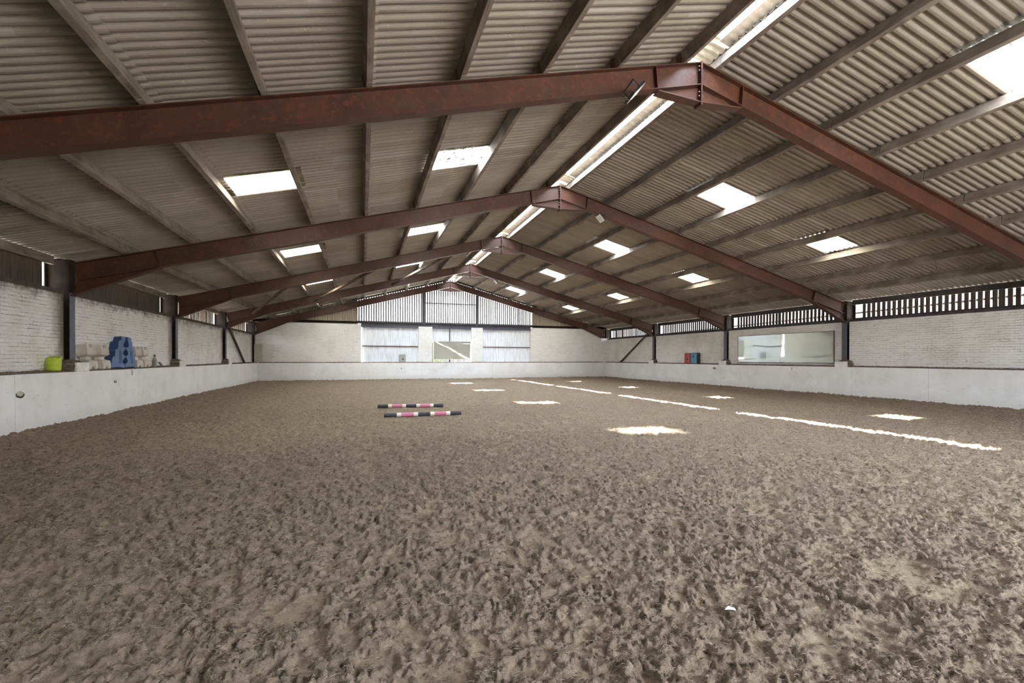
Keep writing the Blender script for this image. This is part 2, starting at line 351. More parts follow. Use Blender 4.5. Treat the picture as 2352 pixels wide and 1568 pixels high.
def build_floor():
    bands = [(.7, 2.9, -3.2, 7.6, .0082), (2.87, 5.2, -4.2, 12.5, .0112), (5.17, 8.5, XKL, XKR, .017), (8.46, 14, XKL, XKR, .026), (13.95, YK, XKL, XKR, .042),
             (YN, .75, XKL, XKR, .11), (.6, 2.95, XKL, -3.1, .05), (.6, 2.95, 7.5, XKR, .08), (2.8, 5.25, XKL, -4.1, .05), (2.8, 5.25, 12.4, XKR, .06)]
    V = []; F = []; Cl = []; off = 0
    for y0, y1, x0, x1, d in bands:
        nx = int(round((x1 - x0) / d)) + 1; ny = int(round((y1 - y0) / d)) + 1
        X, Y = np.meshgrid(np.linspace(x0, x1, nx), np.linspace(y0, y1, ny))
        j = d * .35
        Xj = X + j * (vn(X, Y, 1 / d * .77, 41) - .5); Yj = Y + j * (vn(X, Y, 1 / d * .77, 42) - .5)
        Xj[:, 0] = x0; Xj[:, -1] = x1
        Z, m = ground(Xj, Yj)
        V.append(np.stack([Xj.ravel(), Yj.ravel(), Z.ravel()], 1)); Cl.append(m.ravel())
        i = np.arange(nx * ny).reshape(ny, nx)
        F.append(np.stack([i[:-1, :-1], i[:-1, 1:], i[1:, 1:], i[1:, :-1]], -1).reshape(-1, 4) + off); off += nx * ny
    V = np.concatenate(V).astype(np.float32); F = np.concatenate(F).astype(np.int32); Cl = np.concatenate(Cl).astype(np.float32)
    me = bpy.data.meshes.new('floor'); me.vertices.add(len(V)); me.vertices.foreach_set('co', V.ravel())
    me.loops.add(F.size); me.loops.foreach_set('vertex_index', F.ravel()); me.polygons.add(len(F))
    me.polygons.foreach_set('loop_start', np.arange(0, F.size, 4, dtype=np.int32)); me.polygons.foreach_set('loop_total', np.full(len(F), 4, np.int32))
    me.update(calc_edges=True); me.validate()
    me.polygons.foreach_set('use_smooth', np.ones(len(F), bool))
    a = me.attributes.new('clump', 'FLOAT', 'POINT'); a.data.foreach_set('value', Cl)
    me.materials.append(M['sand'])
    o = bpy.data.objects.new('floor', me); C.objects.link(o); struct(o, 'brown fibre-and-sand riding surface covering the whole arena')
build_floor()
def build_fibres(n=110000):
    x = rng.uniform(-4.2, 12, n * 6); y = 1.1 + 7.2 * rng.random(n * 6) ** 1.25
    ok = (x > -.7 * y - .5) & (x < 2.35 * y + .5)
    x, y = x[ok], y[ok]; z, m = ground(x, y); k = rng.random(len(x)) < (m * .95 + .05); x, y, z = x[k][:n], y[k][:n], z[k][:n]; n = len(x)
    a = rng.uniform(0, 2 * np.pi, n); L = rng.uniform(.014, .042, n); bend = rng.uniform(-1.4, 1.4, n); rise = rng.uniform(.05, .6, n) * L; w = rng.uniform(.0005, .0009, n) * (1 + y * .12)
    T = np.linspace(0, 1, 4); pts = []
    for t in T:
        aa = a + bend * t; px = x + np.cos(aa) * L * t; py = y + np.sin(aa) * L * t; pz = z + .001 + rise * np.sin(np.pi * (t * .8 + .1)); pts.append((px, py, pz))
    V = np.zeros((n, 4, 3, 3), np.float32)
    for i, (px, py, pz) in enumerate(pts):
        aa = a + bend * T[i]; ww = w * (1 - .6 * T[i])
        for q, (dx, dz) in enumerate(((1, 0), (-1, 0), (0, 1.6))):
            V[:, i, q, 0] = px - np.sin(aa) * ww * dx; V[:, i, q, 1] = py + np.cos(aa) * ww * dx; V[:, i, q, 2] = pz + ww * dz
    base = (np.arange(n) * 12)[:, None]; fs = []
    for i in range(3):
        for q in range(3):
            r = (q + 1) % 3; fs.append(np.array([i * 3 + q, i * 3 + r, i * 3 + 3 + r, i * 3 + 3 + q])[None] + base)
    F = np.concatenate(fs).astype(np.int32)
    me = bpy.data.meshes.new('fibre_strands'); V = V.reshape(-1, 3); me.vertices.add(len(V)); me.vertices.foreach_set('co', V.ravel())
    me.loops.add(F.size); me.loops.foreach_set('vertex_index', F.ravel()); me.polygons.add(len(F))
    me.polygons.foreach_set('loop_start', np.arange(0, F.size, 4, dtype=np.int32)); me.polygons.foreach_set('loop_total', np.full(len(F), 4, np.int32)); me.update(calc_edges=True)
    at = me.attributes.new('tone', 'FLOAT', 'POINT'); at.data.foreach_set('value', np.repeat(rng.random(n), 12).astype(np.float32))
    me.materials.append(M['fibre']); o = bpy.data.objects.new('fibre_strands', me); C.objects.link(o)
    tag(o, 'loose curly fibre strands strewn over the sand in the foreground', 'fibre', kind='stuff')
build_fibres()
# outdoor ground
struct(MB().add([(-90, -70, -.25), (110, -70, -.25), (110, 130, -.25), (-90, 130, -.25)], [(0, 1, 2, 3)]).build('ground', M['yard']), 'gravel yard outside the barn')

# ------------------------------------------------------------------ kickboards
def kick_panels(name, label, seams, place, n0, n1, core=.29, th=.05):
    """seams: list of panel edges along the run"""
    mb = MB()
    for i in range(len(seams) - 1):
        a, b = seams[i] + .004, seams[i + 1] - .004
        j = random.uniform(-.003, .003)
        mb.add([place(u, d + j, z) for u in (a, b) for d in (0, th) for z in (-.15, LEDGE + random.uniform(-.004, .004))], [(0, 1, 3, 2), (4, 6, 7, 5), (0, 4, 5, 1), (2, 3, 7, 6), (0, 2, 6, 4), (1, 5, 7, 3)])
    # the solid core and top slab the sheets are fixed to
    mb.add([place(u, d, z) for u in (n0, n1) for d in (th + .006, core) for z in (-.15, LEDGE - .02)], [(0, 1, 3, 2), (4, 6, 7, 5), (0, 4, 5, 1), (2, 3, 7, 6), (0, 2, 6, 4), (1, 5, 7, 3)])
    o = mb.build(name, M['kick']); tag(o, label, 'kickboard'); return o
def dirt_layer(parent, place, u0, u1, d0=.03, d1=.315, top=DIRT):
    nu = int((u1 - u0) / .06); nd = 7; us = np.linspace(u0, u1, nu); ds = np.linspace(d0, d1, nd)
    vs = []
    for i, u in enumerate(us):
        for k, d in enumerate(ds):
            e = min(1, k / 1.6)
            z = LEDGE - .03 + (top - LEDGE + .03) * (e ** .6) + .018 * (random.random() - .4) * e + .02 * math.sin(u * 2.3 + k) * e * .5
            if k == 0: z = LEDGE - .035
            vs.append(place(u, d, z))
    fs = [(i * nd + k, i * nd + k + 1, (i + 1) * nd + k + 1, (i + 1) * nd + k) for i in range(nu - 1) for k in range(nd - 1)]
    o = MB().add(vs, fs).build('dirt_layer', M['dirt'], parent, smooth=True); o['label'] = 'brown dirt lying along the ledge'
pl = lambda u, d, z: (XKL - d, u, z)
pr = lambda u, d, z: (XKR + d, u, z)
pf = lambda u, d, z: (u, YK + d, z)
sl = [YN] + [10.74 + 2.43 * i for i in range(-6, 9)] + [YK]
kl = kick_panels('kickboard', 'white painted kickboard wall along the left side of the arena', sl, pl, YN, YK + .4)
sr = [YN] + [10.02 + 2.44 * i for i in range(-6, 9)] + [YK]
kr = kick_panels('kickboard', 'white painted kickboard wall along the right side below the long mirror', sr, pr, YN, YK + .4)
sf = [XKL, -3.6, -1.16, 1.24, 3.68, 6.12, 8.56, 11.0, 13.44, XKR]
kf = kick_panels('kickboard', 'white painted kickboard wall across the far end', sf, pf, XKL + .06, XKR - .06, .36)
dirt_layer(kl, pl, YN, YK + .38); dirt_layer(kr, pr, YN, YK + .38); dirt_layer(kf, pf, XKL + .05, XKR - .05, .03, .41)
def hole(parent, place, u, z, w, h):
    def blob(k, s, d):
        rr = [1, .8, 1.05, .75, 1, .9, .7, 1.1, .85]; n = 9
        return [place(u + k[0] + s * w / 2 * rr[i] * math.cos(2 * math.pi * i / n), d, z + k[1] + s * h / 2 * rr[(i * 4) % 9] * math.sin(2 * math.pi * i / n)) for i in range(n)]
    mb = MB()
    a = blob((0, 0), 1, -.006); b = blob((0, 0), 1.05, .006); mb.add(a + b, [tuple(range(9))] + [(i, (i + 1) % 9, 9 + (i + 1) % 9, 9 + i) for i in range(9)], 0)
    a = blob((-.05 * w, .14 * h), .74, -.013); b = blob((-.05 * w, .14 * h), .78, -.004); mb.add(a + b, [tuple(range(9))] + [(i, (i + 1) % 9, 9 + (i + 1) % 9, 9 + i) for i in range(9)], 1)
    o = mb.build('broken_hole', [M['hole'], M['chip']], parent); o['label'] = 'small dark broken hole in the white board'
hole(kl, pl, 10.87, .754, .24, .16); hole(kl, pl, 14.31, .84, .14, .10); hole(kr, pr, 19.53, .95, .22, .16); hole(kf, pf, 2.38, .76, .06, .13)

# ------------------------------------------------------------------ brick walls
BT = 2.85
def side_wall(name, side):
    mb = MB(); xf = XR + side * (A + .11); xo = XR + side * (A + .46); near = .108
    ks = list(range(-1, 6))
    for k in ks[:-1]:
        y0 = P(k) + .12; y1 = P(k + 1) - near
        if k == -1: y0 = YN
        if k == 4: y1 = YB + .3
        mb.box(min(xf, xo), max(xf, xo), y0, y1, 0, BT)
    xb = XR + side * (A + .70)
    mb.box(min(xo, xb), max(xo, xb), YN, YB + .3, 0, BT, 1)
    return struct(mb.build(name, [M['brick_left' if side < 0 else 'brick_side'], M['brick_end']]))
side_wall('wall_left', -1); side_wall('wall_right', 1)
# far wall with three openings
FT = 3.63
mb = MB()
def fb(x0, x1, z0, z1, d=0., t=.3): mb.box(x0, x1, YB + d, YB + t, z0, z1)
fb(XBL - .3, -.56, 0, FT); fb(-.555, -.12, 0, FT, -.03)
fb(3.53, 4.45, 0, FT - .08, -.05); fb(7.14, 7.95, 0, FT - .08, -.05)
fb(11.52, 12.10, 0, FT, -.03); fb(12.105, XBR + .3, 0, FT)
fb(-.12, 3.53, 0, 1.15); fb(4.45, 7.14, 0, 1.15); fb(7.95, 11.52, 0, 1.15)
fb(XBR - .56, XBR + .3, 0, 2.95, -.27)
struct(mb.build('wall_back', M['brick_far']))
# unseen near gable behind the viewer: brick, its opening sized for fill light
mb = MB()
mb.box(XBL - .3, 3.4, YN - .3, YN, 0, 6.3); mb.box(13.9, XBR + .3, YN - .3, YN, 0, 3.7)
struct(mb.build('wall_front', M['brick_far']), 'unseen near end wall with an opening sized to let in fill light')
# the wall-top rails
for side in (-1, 1):
    x0 = XR + side * (A + .10); x1 = XR + side * (A + .46)
    mb = MB()
    for k in range(-1, 5): mb.box(min(x0, x1), max(x0, x1), max(YN, P(k) + .11), P(k + 1) - .11, BT, BT + .085)
    struct(mb.build('trim_1' if side < 0 else 'trim_2', M['dark_boards'] if side < 0 else M['dark_steel']))

# ------------------------------------------------------------------ boarding under the eaves
def board_panel(side, k, label):
    """vertical boards in one bay, their nailing rails on the inside"""
    xb = XR + side * (A + .44); mb = MB(); y = P(k) + .115; y1 = P(k + 1) - .20; top = 3.50
    spaced = side > 0 or k >= 3
    pitch = .172 if spaced else .152; w = .116 if spaced else .149
    if not spaced: y1 = P(k + 1) - .115
    while y + w < y1:
        ww = w + random.uniform(-.010, .008) if spaced else w
        if spaced and random.random() < .03: ww += .03
        j = random.uniform(-.004, .004)
        mb.box(xb - .012 + j, xb + .012 + j, y, y + ww, BT + .02, top + .08); y += pitch
    o = mb.build('boarding_panel', M['dark_boards']); tag(o, label, 'boarding', 'vertical boarding under the eaves')
    m2 = MB(); xi = xb - side * .045
    m2.box(min(xi, xb - side * .014), max(xi, xb - side * .014), P(k) + .12, P(k + 1) - .12, BT + .086, BT + .155)
    m2.build('rail', M['dark_boards'] if side < 0 else M['dark_steel'], o)
for k in range(0, 5):
    if k >= 0: board_panel(-1, k, ('close-set dark boards under the left eaves ' if k < 3 else 'gapped dark boards with daylight between, under the left eaves ') + BAY[k])
    board_panel(1, k, 'gapped dark boards with daylight between, under the right eaves ' + BAY[k])

# ------------------------------------------------------------------ steel portal frames
FD, FW, TF, TW = .41, .18, .016, .012
def slope_pt(side, o, d, y): return RP(side, o, -d, y)
def frame(k):
    yc = P(k); lab = {0: 'red-brown steel portal frame overhead, nearest to the camera', 1: 'nearest red-brown steel portal frame crossing the top of the view', 2: 'second red-brown steel portal frame, with a square floodlight right of its apex', 3: 'third red-brown steel portal frame, in front of the roof bracing',
                         4: 'fourth red-brown steel portal frame, last before the far gable', 5: 'steel portal frame against the far gable boards'}[k]
    t = thing('portal_frame', lab, 'steel frame', (XR, yc, 0), 'steel portal frames')
    L = lambda p: (p[0] - XR, p[1] - yc, p[2])
    oend = A - .01
    for side in (-1, 1):
        mb = MB(); bx = lambda o0, o1, d0, d1, y0, y1: roof_box(mb, side, o0, o1, -d1, -d0, y0, y1)
        bx(0.005, oend, 0, TF, -FW / 2, FW / 2); bx(0.02, oend + .0, FD - TF, FD, -FW / 2, FW / 2); bx(0.02, oend, TF, FD - TF, -TW / 2, TW / 2)
        # square the ridge end
        mb.v = [(x - XR, y, z) for x, y, z in mb.v]
        mb.v = [((max(x, .003) if side > 0 else min(x, -.003)), y, z) for x, y, z in mb.v]
        r = mb.build('rafter', M['steel'], t)
        # column: I section with its web in line with the rafter
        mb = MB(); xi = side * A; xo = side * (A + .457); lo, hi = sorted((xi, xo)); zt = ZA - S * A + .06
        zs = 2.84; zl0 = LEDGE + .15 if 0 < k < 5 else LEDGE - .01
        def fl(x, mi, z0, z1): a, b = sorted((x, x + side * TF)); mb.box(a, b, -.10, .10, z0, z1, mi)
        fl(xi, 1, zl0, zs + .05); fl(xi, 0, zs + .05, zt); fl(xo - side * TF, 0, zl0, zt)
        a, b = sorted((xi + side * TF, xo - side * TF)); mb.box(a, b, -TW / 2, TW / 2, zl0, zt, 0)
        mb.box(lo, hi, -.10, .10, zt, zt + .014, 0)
        c = mb.build('column', [M['shade_brown_steel'], M['column_paint']], t)
        c['label'] = 'steel column, slate painted below and brown above'
        # eaves haunch
        za_ = lambda o, d: RP(side, o, -d, 0)
        o1 = A - 1.58; zb = ZA - S * A - .72
        p1 = za_(o1, FD); p0 = (XR + side * A, 0, zb); p2 = za_(A, FD)
        mb = MB()
        tri = [(p[0] - XR, p[2]) for p in (p1, p0, p2)]
        mb.prism(tri, -TW / 2, TW / 2, 'y')
        n = Vector((p1[0] - p0[0], 0, p1[2] - p0[2])); n.normalize(); q = Vector((n.z, 0, -n.x)) * TF * (1 if (n.x > 0) else -1)
        if q.z > 0: q = -q
        pa, pb = Vector((p0[0] - XR, 0, p0[2])), Vector((p1[0] - XR, 0, p1[2]))
        mb.prism([(v.x, v.z) for v in (pa, pb, pb + q, pa + q)], -FW / 2, FW / 2, 'y')
        mb.build('haunch', M['steel'], t)
        # stiffener at the haunch end, in both faces of the rafter
        for o_ in (o1, .93):
            mb = MB()
            for s2 in (-1, 1):
                ya, yb = sorted((s2 * TW / 2, s2 * FW * .47))
                tilt = .06 if o_ == .93 else 0.
                vs = [RP(side, o_ + (tilt if n_ < -.2 else 0) + dx, n_, y) for dx in (-.006, .006) for y in (ya, yb) for n_ in (-FD + TF, -TF)]
                mb.add([(x - XR, y, z) for x, y, z in vs], [(0, 1, 3, 2), (4, 6, 7, 5), (0, 4, 5, 1), (2, 3, 7, 6), (0, 2, 6, 4), (1, 5, 7, 3)])
            mb.build('stiffener', M['steel'], t)
        # purlin cleats on top of the rafter
        for i, po in enumerate(PO):
            mb = MB(); roof_box(mb, side, po + .050, po + .060, .0, .17, -.075, .06); roof_box(mb, side, po + .050, po + .12, .0, .010, -.075, .06)
            mb.v = [(x - XR, y, z) for x, y, z in mb.v]; mb.build('purlin_cleat', M['steel'], t)
    # apex haunch, both sides one plate pair, flange and end plates
    zc = ZA - .70; w = .98
    for side in (-1, 1):
        p1 = slope_pt(side, w, FD, 0); p2 = (XR + side * .004, 0, ZA - FD / CT)
        mb = MB(); mb.prism([(p1[0] - XR, p1[2]), (side * .004, zc), (side * .004, p2[2])], -TW / 2, TW / 2, 'y')
        d = Vector((side * .004 - (p1[0] - XR), zc - p1[2])); nn = Vector((d.y, -d.x)).normalized() * TF
        if nn.y > 0: nn = -nn
        q0 = Vector((p1[0] - XR, p1[2])); q1 = Vector((side * .004, zc))
        mb.prism([tuple(v) for v in (q0, q1, q1 + nn, q0 + nn)], -FW / 2, FW / 2, 'y')
        mb.build('apex_haunch', M['steel'], t)
    mb = MB(); mb.box(-.014, .014, -FW / 2 - .006, FW / 2 + .006, zc - .06, ZA + .004); mb.build('end_plate', M['steel'], t)
    for dz in (.07, .14, .52, .59):
        for side in (-1, 1):
            for yy in (-.055,):
                mb = MB(); mb.tube([(side * .012, yy, ZA - dz), (side * .045, yy, ZA - dz)], .013, 6); mb.build('bolt', M['bolt'], t)
for k in range(0, 6): frame(k)

# column base blocks on the ledge
def plinth(side, k):
    lab = 'white-fronted concrete base block of the %s column on the %s ledge' % ({1: 'nearest', 2: 'second', 3: 'third', 4: 'fourth'}[k], SIDE[side])
    yc = P(k); t = thing('column_base', lab, 'base block', (XR + side * (KL - .004), yc, LEDGE), 'column base blocks')
    w = .245; dep = .50; h = .205
    mb = MB(); a, b = sorted((side * .0, side * .05)); mb.box(a, b, -w, w, 0, h); mb.build('block_face', M['plinth'], t, bevel=.012)
    mb = MB(); a, b = sorted((side * .05, side * dep)); mb.box(a, b, -w, w, 0, h - .015); mb.build('block', M['plinth_dirty'], t, bevel=.015)
    mb = MB(); n = 9; vs = []
    for i in range(n):
        for j in range(n):
            u = i / (n - 1); v = j / (n - 1); x = side * (.03 + u * (dep + .02 - .03)); y = -w - .05 + v * 2 * (w + .05)
            e = min(1, 3.2 * u) * max(0, 1 - (abs(v - .5) * 2) ** 2.2)
            z = h - .03 + .105 * e + random.uniform(-.008, .008)
            if abs(v - .5) > .45: z = h - .14
            vs.append((x, y, z))
    mb.add(vs, [(i * n + j, i * n + j + 1, (i + 1) * n + j + 1, (i + 1) * n + j) for i in range(n - 1) for j in range(n - 1)])
    o = mb.build('dirt_mound', M['dirt'], t, smooth=True)
for k in (1, 2, 3, 4):
    for side in (-1, 1):
        plinth(side, k)

# ------------------------------------------------------------------ purlins
def purlin(side, i, k):
    o = PO[i]; y0 = P(k) - .20 + .006; y1 = P(k + 1) - .20 - .006
    if k == 0: y0 = P(0) - .2
    if k == 4: y1 = YB + .25
    j = random.uniform(-.008, .008)
    mb = MB(); hw = .043
    seg = 6; ys = np.linspace(y0, y1, seg + 1); sag = [random.uniform(-.004, .004) for _ in ys]
    vs = []
    for q, y in enumerate(ys):
        for do, n in ((-hw, 0.0), (hw, 0.0), (hw, PD), (-hw, PD)):
            p = RP(side, o + do * CT + j * math.sin(q * 1.3 + i), n, y); vs.append((p[0], p[1] - y0, p[2]))
    fs = [(q * 4 + e, q * 4 + (e + 1) % 4, (q + 1) * 4 + (e + 1) % 4, (q + 1) * 4 + e) for q in range(seg) for e in range(4)] + [(0, 3, 2, 1), (seg * 4, seg * 4 + 1, seg * 4 + 2, seg * 4 + 3)]
    ob = mb.add(vs, fs).build('timber_purlin', M['purlin'], bevel=.006)
    ob.location.y = y0
    nth = ['topmost', 'second from the ridge', 'third from the ridge', 'fourth from the ridge', 'fifth from the ridge', 'sixth from the ridge', 'seventh from the ridge', 'eighth from the ridge', 'ninth from the ridge'][i]
    tag(ob, 'dusty purlin, %s on %s slope, %s' % (nth, SIDE[side], BAY[k]), 'purlin', 'roof purlins')
for side in (-1, 1):
    for i in range(9):
        for k in range(0, 5): purlin(side, i, k)
for side in (-1, 1):
    for k in range(0, 5):
        y0 = P(k) + .11; y1 = P(k + 1) - .11
        xa = XR + side * (EAVE - .035); xb = XR + side * (EAVE + .035)
        z1 = ZA - S * EAVE + PD * CT + .012
        mb = MB(); mb.box(min(xa, xb), max(xa, xb), y0, y1, z1 - .185, z1)
        ob = mb.build('eaves_beam', M['purlin'] if side < 0 else M['dark_steel'], bevel=.005)
        tag(ob, 'eaves beam over the boarding on the %s side, %s' % (SIDE[side], BAY[k]), 'beam', 'eaves beams')

# ------------------------------------------------------------------ roof sheets
PITCH, AMP, SHW = .1452, .026, 1.0164
NB = PD + AMP + .004
SKY = {}
for k in range(0, 5):
    y0 = P(k) + 2.92
    SKY[k] = y0
YR0, YR1 = YN - .35, YB + .55
NSH = int(math.ceil((YR1 - YR0) / SHW))
# sheet edges line up with the rooflights
YS0 = SKY[0] - SHW * round((SKY[0] - YR0) / SHW)
def is_sky(side, row_o, j):
    yc = YS0 + (j + .5) * SHW
    for k, y0 in SKY.items():
        jj = round((y0 - YS0) / SHW)
        if j == jj and (abs(row_o - PO[2]) < .01 or abs(row_o - PO[5]) < .01) and (k > 0 or (side > 0 and row_o < 4)): return k
    return None
def corr(y): return AMP * (2 * ((math.cos(2 * math.pi * (y - YS0) / PITCH) + 1) / 2) ** 2.3 - 1)
def sheet_strip(mb, side, oa, ob, j, lift_a, lift_b, ext=True):
    n = 7 * 8 + (3 if ext else 0); ys = [YS0 + j * SHW + PITCH * q / 8 for q in range(n + 1)]
    vs = []
    for q, y in enumerate(ys):
        tw = .0075 * q / 56.
        h = NB + corr(y) + tw
        vs += [RP(side, oa, h + lift_a, y), RP(side, ob, h + lift_b, y)]
    mb.add(vs, [(2 * q, 2 * q + 1, 2 * q + 3, 2 * q + 2) for q in range(n)])
edges = [.06] + [PO[i] for i in range(1, 9)] + [EAVE + .42]
for side in (-1, 1):
    mb = MB()
    for r in range(len(edges) - 1):
        oa, ob = edges[r], edges[r + 1]
        lapped = (r % 2 == 0)          # a sheet runs over two purlin spaces
        for j in range(NSH + 1):
            if is_sky(side, oa, j) is not None: continue
            if lapped: sheet_strip(mb, side, oa - (.14 if r else (.0 if side < 0 else -.22)), ob, j, .0, .008)
            else: sheet_strip(mb, side, oa, ob + .02, j, .008, .017)
    o = mb.build('ceiling', M['roof'], solid=.006)
    # shading needs slope coordinates: local x runs down the slope
    struct(o, 'corrugated fibre cement roof slope on the %s' % SIDE[side])
# material coordinates: object space x must mean distance from the ridge
for o in [q for q in C.objects if q.name.startswith('ceiling')]:
    o.location.x = XR
    co = np.empty(len(o.data.vertices) * 3, np.float32); o.data.vertices.foreach_get('co', co); co[0::3] -= XR; o.data.vertices.foreach_set('co', co); o.data.update()
    co = None
# rooflights
names = {(-1, 2): ('upper', 'left'), (-1, 5): ('lower', 'left'), (1, 2): ('upper', 'right'), (1, 5): ('lower', 'right')}
for (side, r), (ul, lr) in names.items():
    for k in range(0, 5):
        if k == 0 and (side, r) != (1, 2): continue
        oa, ob = PO[r], PO[r + 1]
        yc = SKY[k] + SHW / 2; oc = (oa + ob) / 2; c = RP(side, oc, NB, yc)
        n = 7 * 8 + 2; vs = []; seg = 6
        for q in range(n + 1):
            y = SKY[k] + PITCH * (q - 1) / 8
            for e in range(seg + 1):
                oo = oa - .13 + (ob - oa + .17) * e / seg
                p = RP(side, oo, NB + corr(y), y); vs.append(p)
        # local frame: x down the slope, y along the barn
        ex = Vector((side * CT, 0, -ST)); ey = Vector((0, 1, 0)); ez = ex.cross(ey)
        mat = Matrix(((ex.x, ey.x, ez.x, c[0]), (ex.y, ey.y, ez.y, c[1]), (ex.z, ey.z, ez.z, c[2]), (0, 0, 0, 1))); inv = mat.inverted()
        vs = [tuple(inv @ Vector(v)) for v in vs]
        mm = M['sky_milky'] if r == 5 else (M['sky_moss'] if (side < 0 and k in (1,)) else M['sky_clear'])
        o = MB().add(vs, [(q * (seg + 1) + e, q * (seg + 1) + e + 1, (q + 1) * (seg + 1) + e + 1, (q + 1) * (seg + 1) + e) for q in range(n) for e in range(seg)]).build('rooflight', mm)
        o.matrix_world = mat
        look = 'glowing translucent corrugated panel'
        if side < 0 and r == 2 and k == 1: look = 'moss-streaked translucent corrugated panel'
        tag(o, '%s, %s row of the %s slope, %s' % (look, ul, lr, BAY[k]), 'rooflight', 'translucent roof panels')

# ridge: sheets from the right slope oversail the ridge and leave an open slot; short cover sheets close it over each frame
def ridge_sheet(y0, y1, x0, x1, label, j):
    n = int((y1 - y0) / PITCH * 8); vs = []; seg = 3
    for q in range(n + 1):
        y = y0 + (y1 - y0) * q / n
        for e in range(seg + 1):
            x = x0 + (x1 - x0) * e / seg
            base = ZA - S * max(x, .10) + (NB + .046) / CT
            z = base + AMP * math.cos(2 * math.pi * (y - YS0) / PITCH) * (.75 if j else e / seg) + (.05 if j else 0)
            vs.append((x, y - y0, z))
    o = MB().add(vs, [(q * (seg + 1) + e, q * (seg + 1) + e + 1, (q + 1) * (seg + 1) + e + 1, (q + 1) * (seg + 1) + e) for q in range(n) for e in range(seg)]).build('ridge_sheet', M['cap'], solid=.006)
    o.location = (XR, y0, 0); tag(o, label, 'ridge sheet', 'ridge sheets'); return o
for k in range(0, 5):
    ridge_sheet(P(k) + .32, P(k + 1) - .32, .17, .62, 'pale corrugated sheet beside the open ridge slot, ' + BAY[k], 0)
for k in range(0, 6):
    ridge_sheet(P(k) - .36, P(k) + .36, -.62, .60, 'short pale cover sheet over the ridge above the %s' % {0: 'overhead frame nearest the camera', 1: 'nearest visible frame', 2: 'second frame', 3: 'third frame', 4: 'fourth frame', 5: 'far gable frame'}[k], 1)
ridge_sheet(YR0, P(0) - .34, -.62, .60, 'pale ridge cover sheet over the bay behind the camera', 1)

# ------------------------------------------------------------------ far gable
YG = YB + .12
def ztop(x): return ZA - S * abs(x - XR) + PD * CT + .005
def gable_boards(x0, x1, z0, label):
    mb = MB(); x = x0; pitch = .1535
    while x + .09 < x1:
        w = random.choice([.088, .092, .096, .096, .104])
        if random.random() < .04: w = .13
        tilt = random.uniform(-.004, .004); zt = ztop(x + w / 2) - .0
        mb.add([(x, YG, z0), (x + w, YG, z0), (x + w + tilt, YG, min(zt, ztop(x + w))), (x + tilt, YG, min(zt, ztop(x))), (x, YG + .022, z0), (x + w, YG + .022, z0), (x + w + tilt, YG + .022, min(zt, ztop(x + w))), (x + tilt, YG + .022, min(zt, ztop(x)))],
               [(0, 1, 2, 3), (7, 6, 5, 4), (0, 4, 5, 1), (1, 5, 6, 2), (2, 6, 7, 3), (3, 7, 4, 0)]); x += pitch
    o = mb.build('gable_boarding', M['grey_boards']); return tag(o, label, 'boarding', 'gapped boards of the far gable')
Z0 = 3.80
gable_boards(-.30, 3.79, Z0, 'gapped upright gable boards left of the two middle posts')
gm = gable_boards(3.94, 7.46, Z0, 'gapped upright gable boards between the two middle posts')
mb = MB(); mb.box(3.94, 7.46, YG - .06, YG - .003, 5.12, 5.18); mb.build('rail', M['dark_steel'], gm)
gable_boards(7.62, 11.62, Z0, 'gapped upright gable boards right of the two middle posts')
for x, lab in ((3.865, 'left'), (7.54, 'right')):
    mb = MB(); zt = ztop(x) - PD - .1; mb.box(x - .075, x + .075, YB - .03, YB - .015, 3.55, zt); mb.box(x - .006, x + .006, YB - .015, YB + .09, 3.55, zt); mb.box(x - .075, x + .075, YB + .09, YB + .105, 3.55, zt)
    tag(mb.build('gable_post', M['dark_steel']), 'dark steel gable post, %s of the two, standing on a brick pier' % lab, 'post', 'gable posts')
def gable_sheet(x0, x1, label):
    mb = MB(); n = int((x1 - x0) / .0125); vs = []
    for q in range(n + 1):
        x = x0 + (x1 - x0) * q / n; y = YG + .02 * math.cos(2 * math.pi * x / .1452)
        vs += [(x, y, 3.60), (x, y, max(3.62, ztop(x) + .02))]
    o = mb.add(vs, [(2 * q, 2 * q + 2, 2 * q + 3, 2 * q + 1) for q in range(n)]).build('gable_cladding', M['gable_sheet'], solid=.006); tag(o, label, 'cladding', 'corrugated gable cladding')
    return o
g1 = gable_sheet(XBL - .45, -.33, 'tan corrugated gable cladding over the far brick wall, left of the boards')
g2 = gable_sheet(11.66, XBR + .45, 'tan corrugated gable cladding over the far brick wall, right of the boards')
for g, x0, x1 in ((g1, XBL, -.33), (g2, 11.66, XBR)):
    mb = MB(); mb.box(x0, x1, YB - .02, YB + .05, 3.74, 3.80); mb.box(x0, x1, YB - .02, YB - .008, 3.66, 3.80); mb.build('rail', M['shade_brown_steel'], g)
for side in (-1, 1):
    mb = MB(); roof_box(mb, side, .30, 6.3, .085, PD - .004, YG - .075, YG - .004)
    tag(mb.build('verge_rail', M['dark_steel']), 'dark rail under the roof edge along the %s side of the far gable boards' % SIDE[side], 'rail', 'verge rails')
# steel lintel over the three openings and the sill rail of the boards
t = thing('lintel_beam', 'dark steel lintel beam running above the three far openings', 'beam', (XR, YB, 3.4))
mb = MB(); x0, x1 = -.12 - XR, 11.52 - XR
mb.box(x0, x1, -.04, .16, .03, .05); mb.box(x0, x1, .055, .067, .05, .25); mb.box(x0, x1, -.04, .16, .25, .27)
mb.build('beam', M['column_paint'], t)
mb = MB(); mb.box(-.36 - XR, 11.66 - XR, -.03, .09, .33, .36); mb.box(-.36 - XR, 11.66 - XR, -.03, -.018, .36, .44); mb.box(-.36 - XR, 11.66 - XR, .095, .25, .27, .345); mb.build('sill_rail', M['dark_steel'], t)

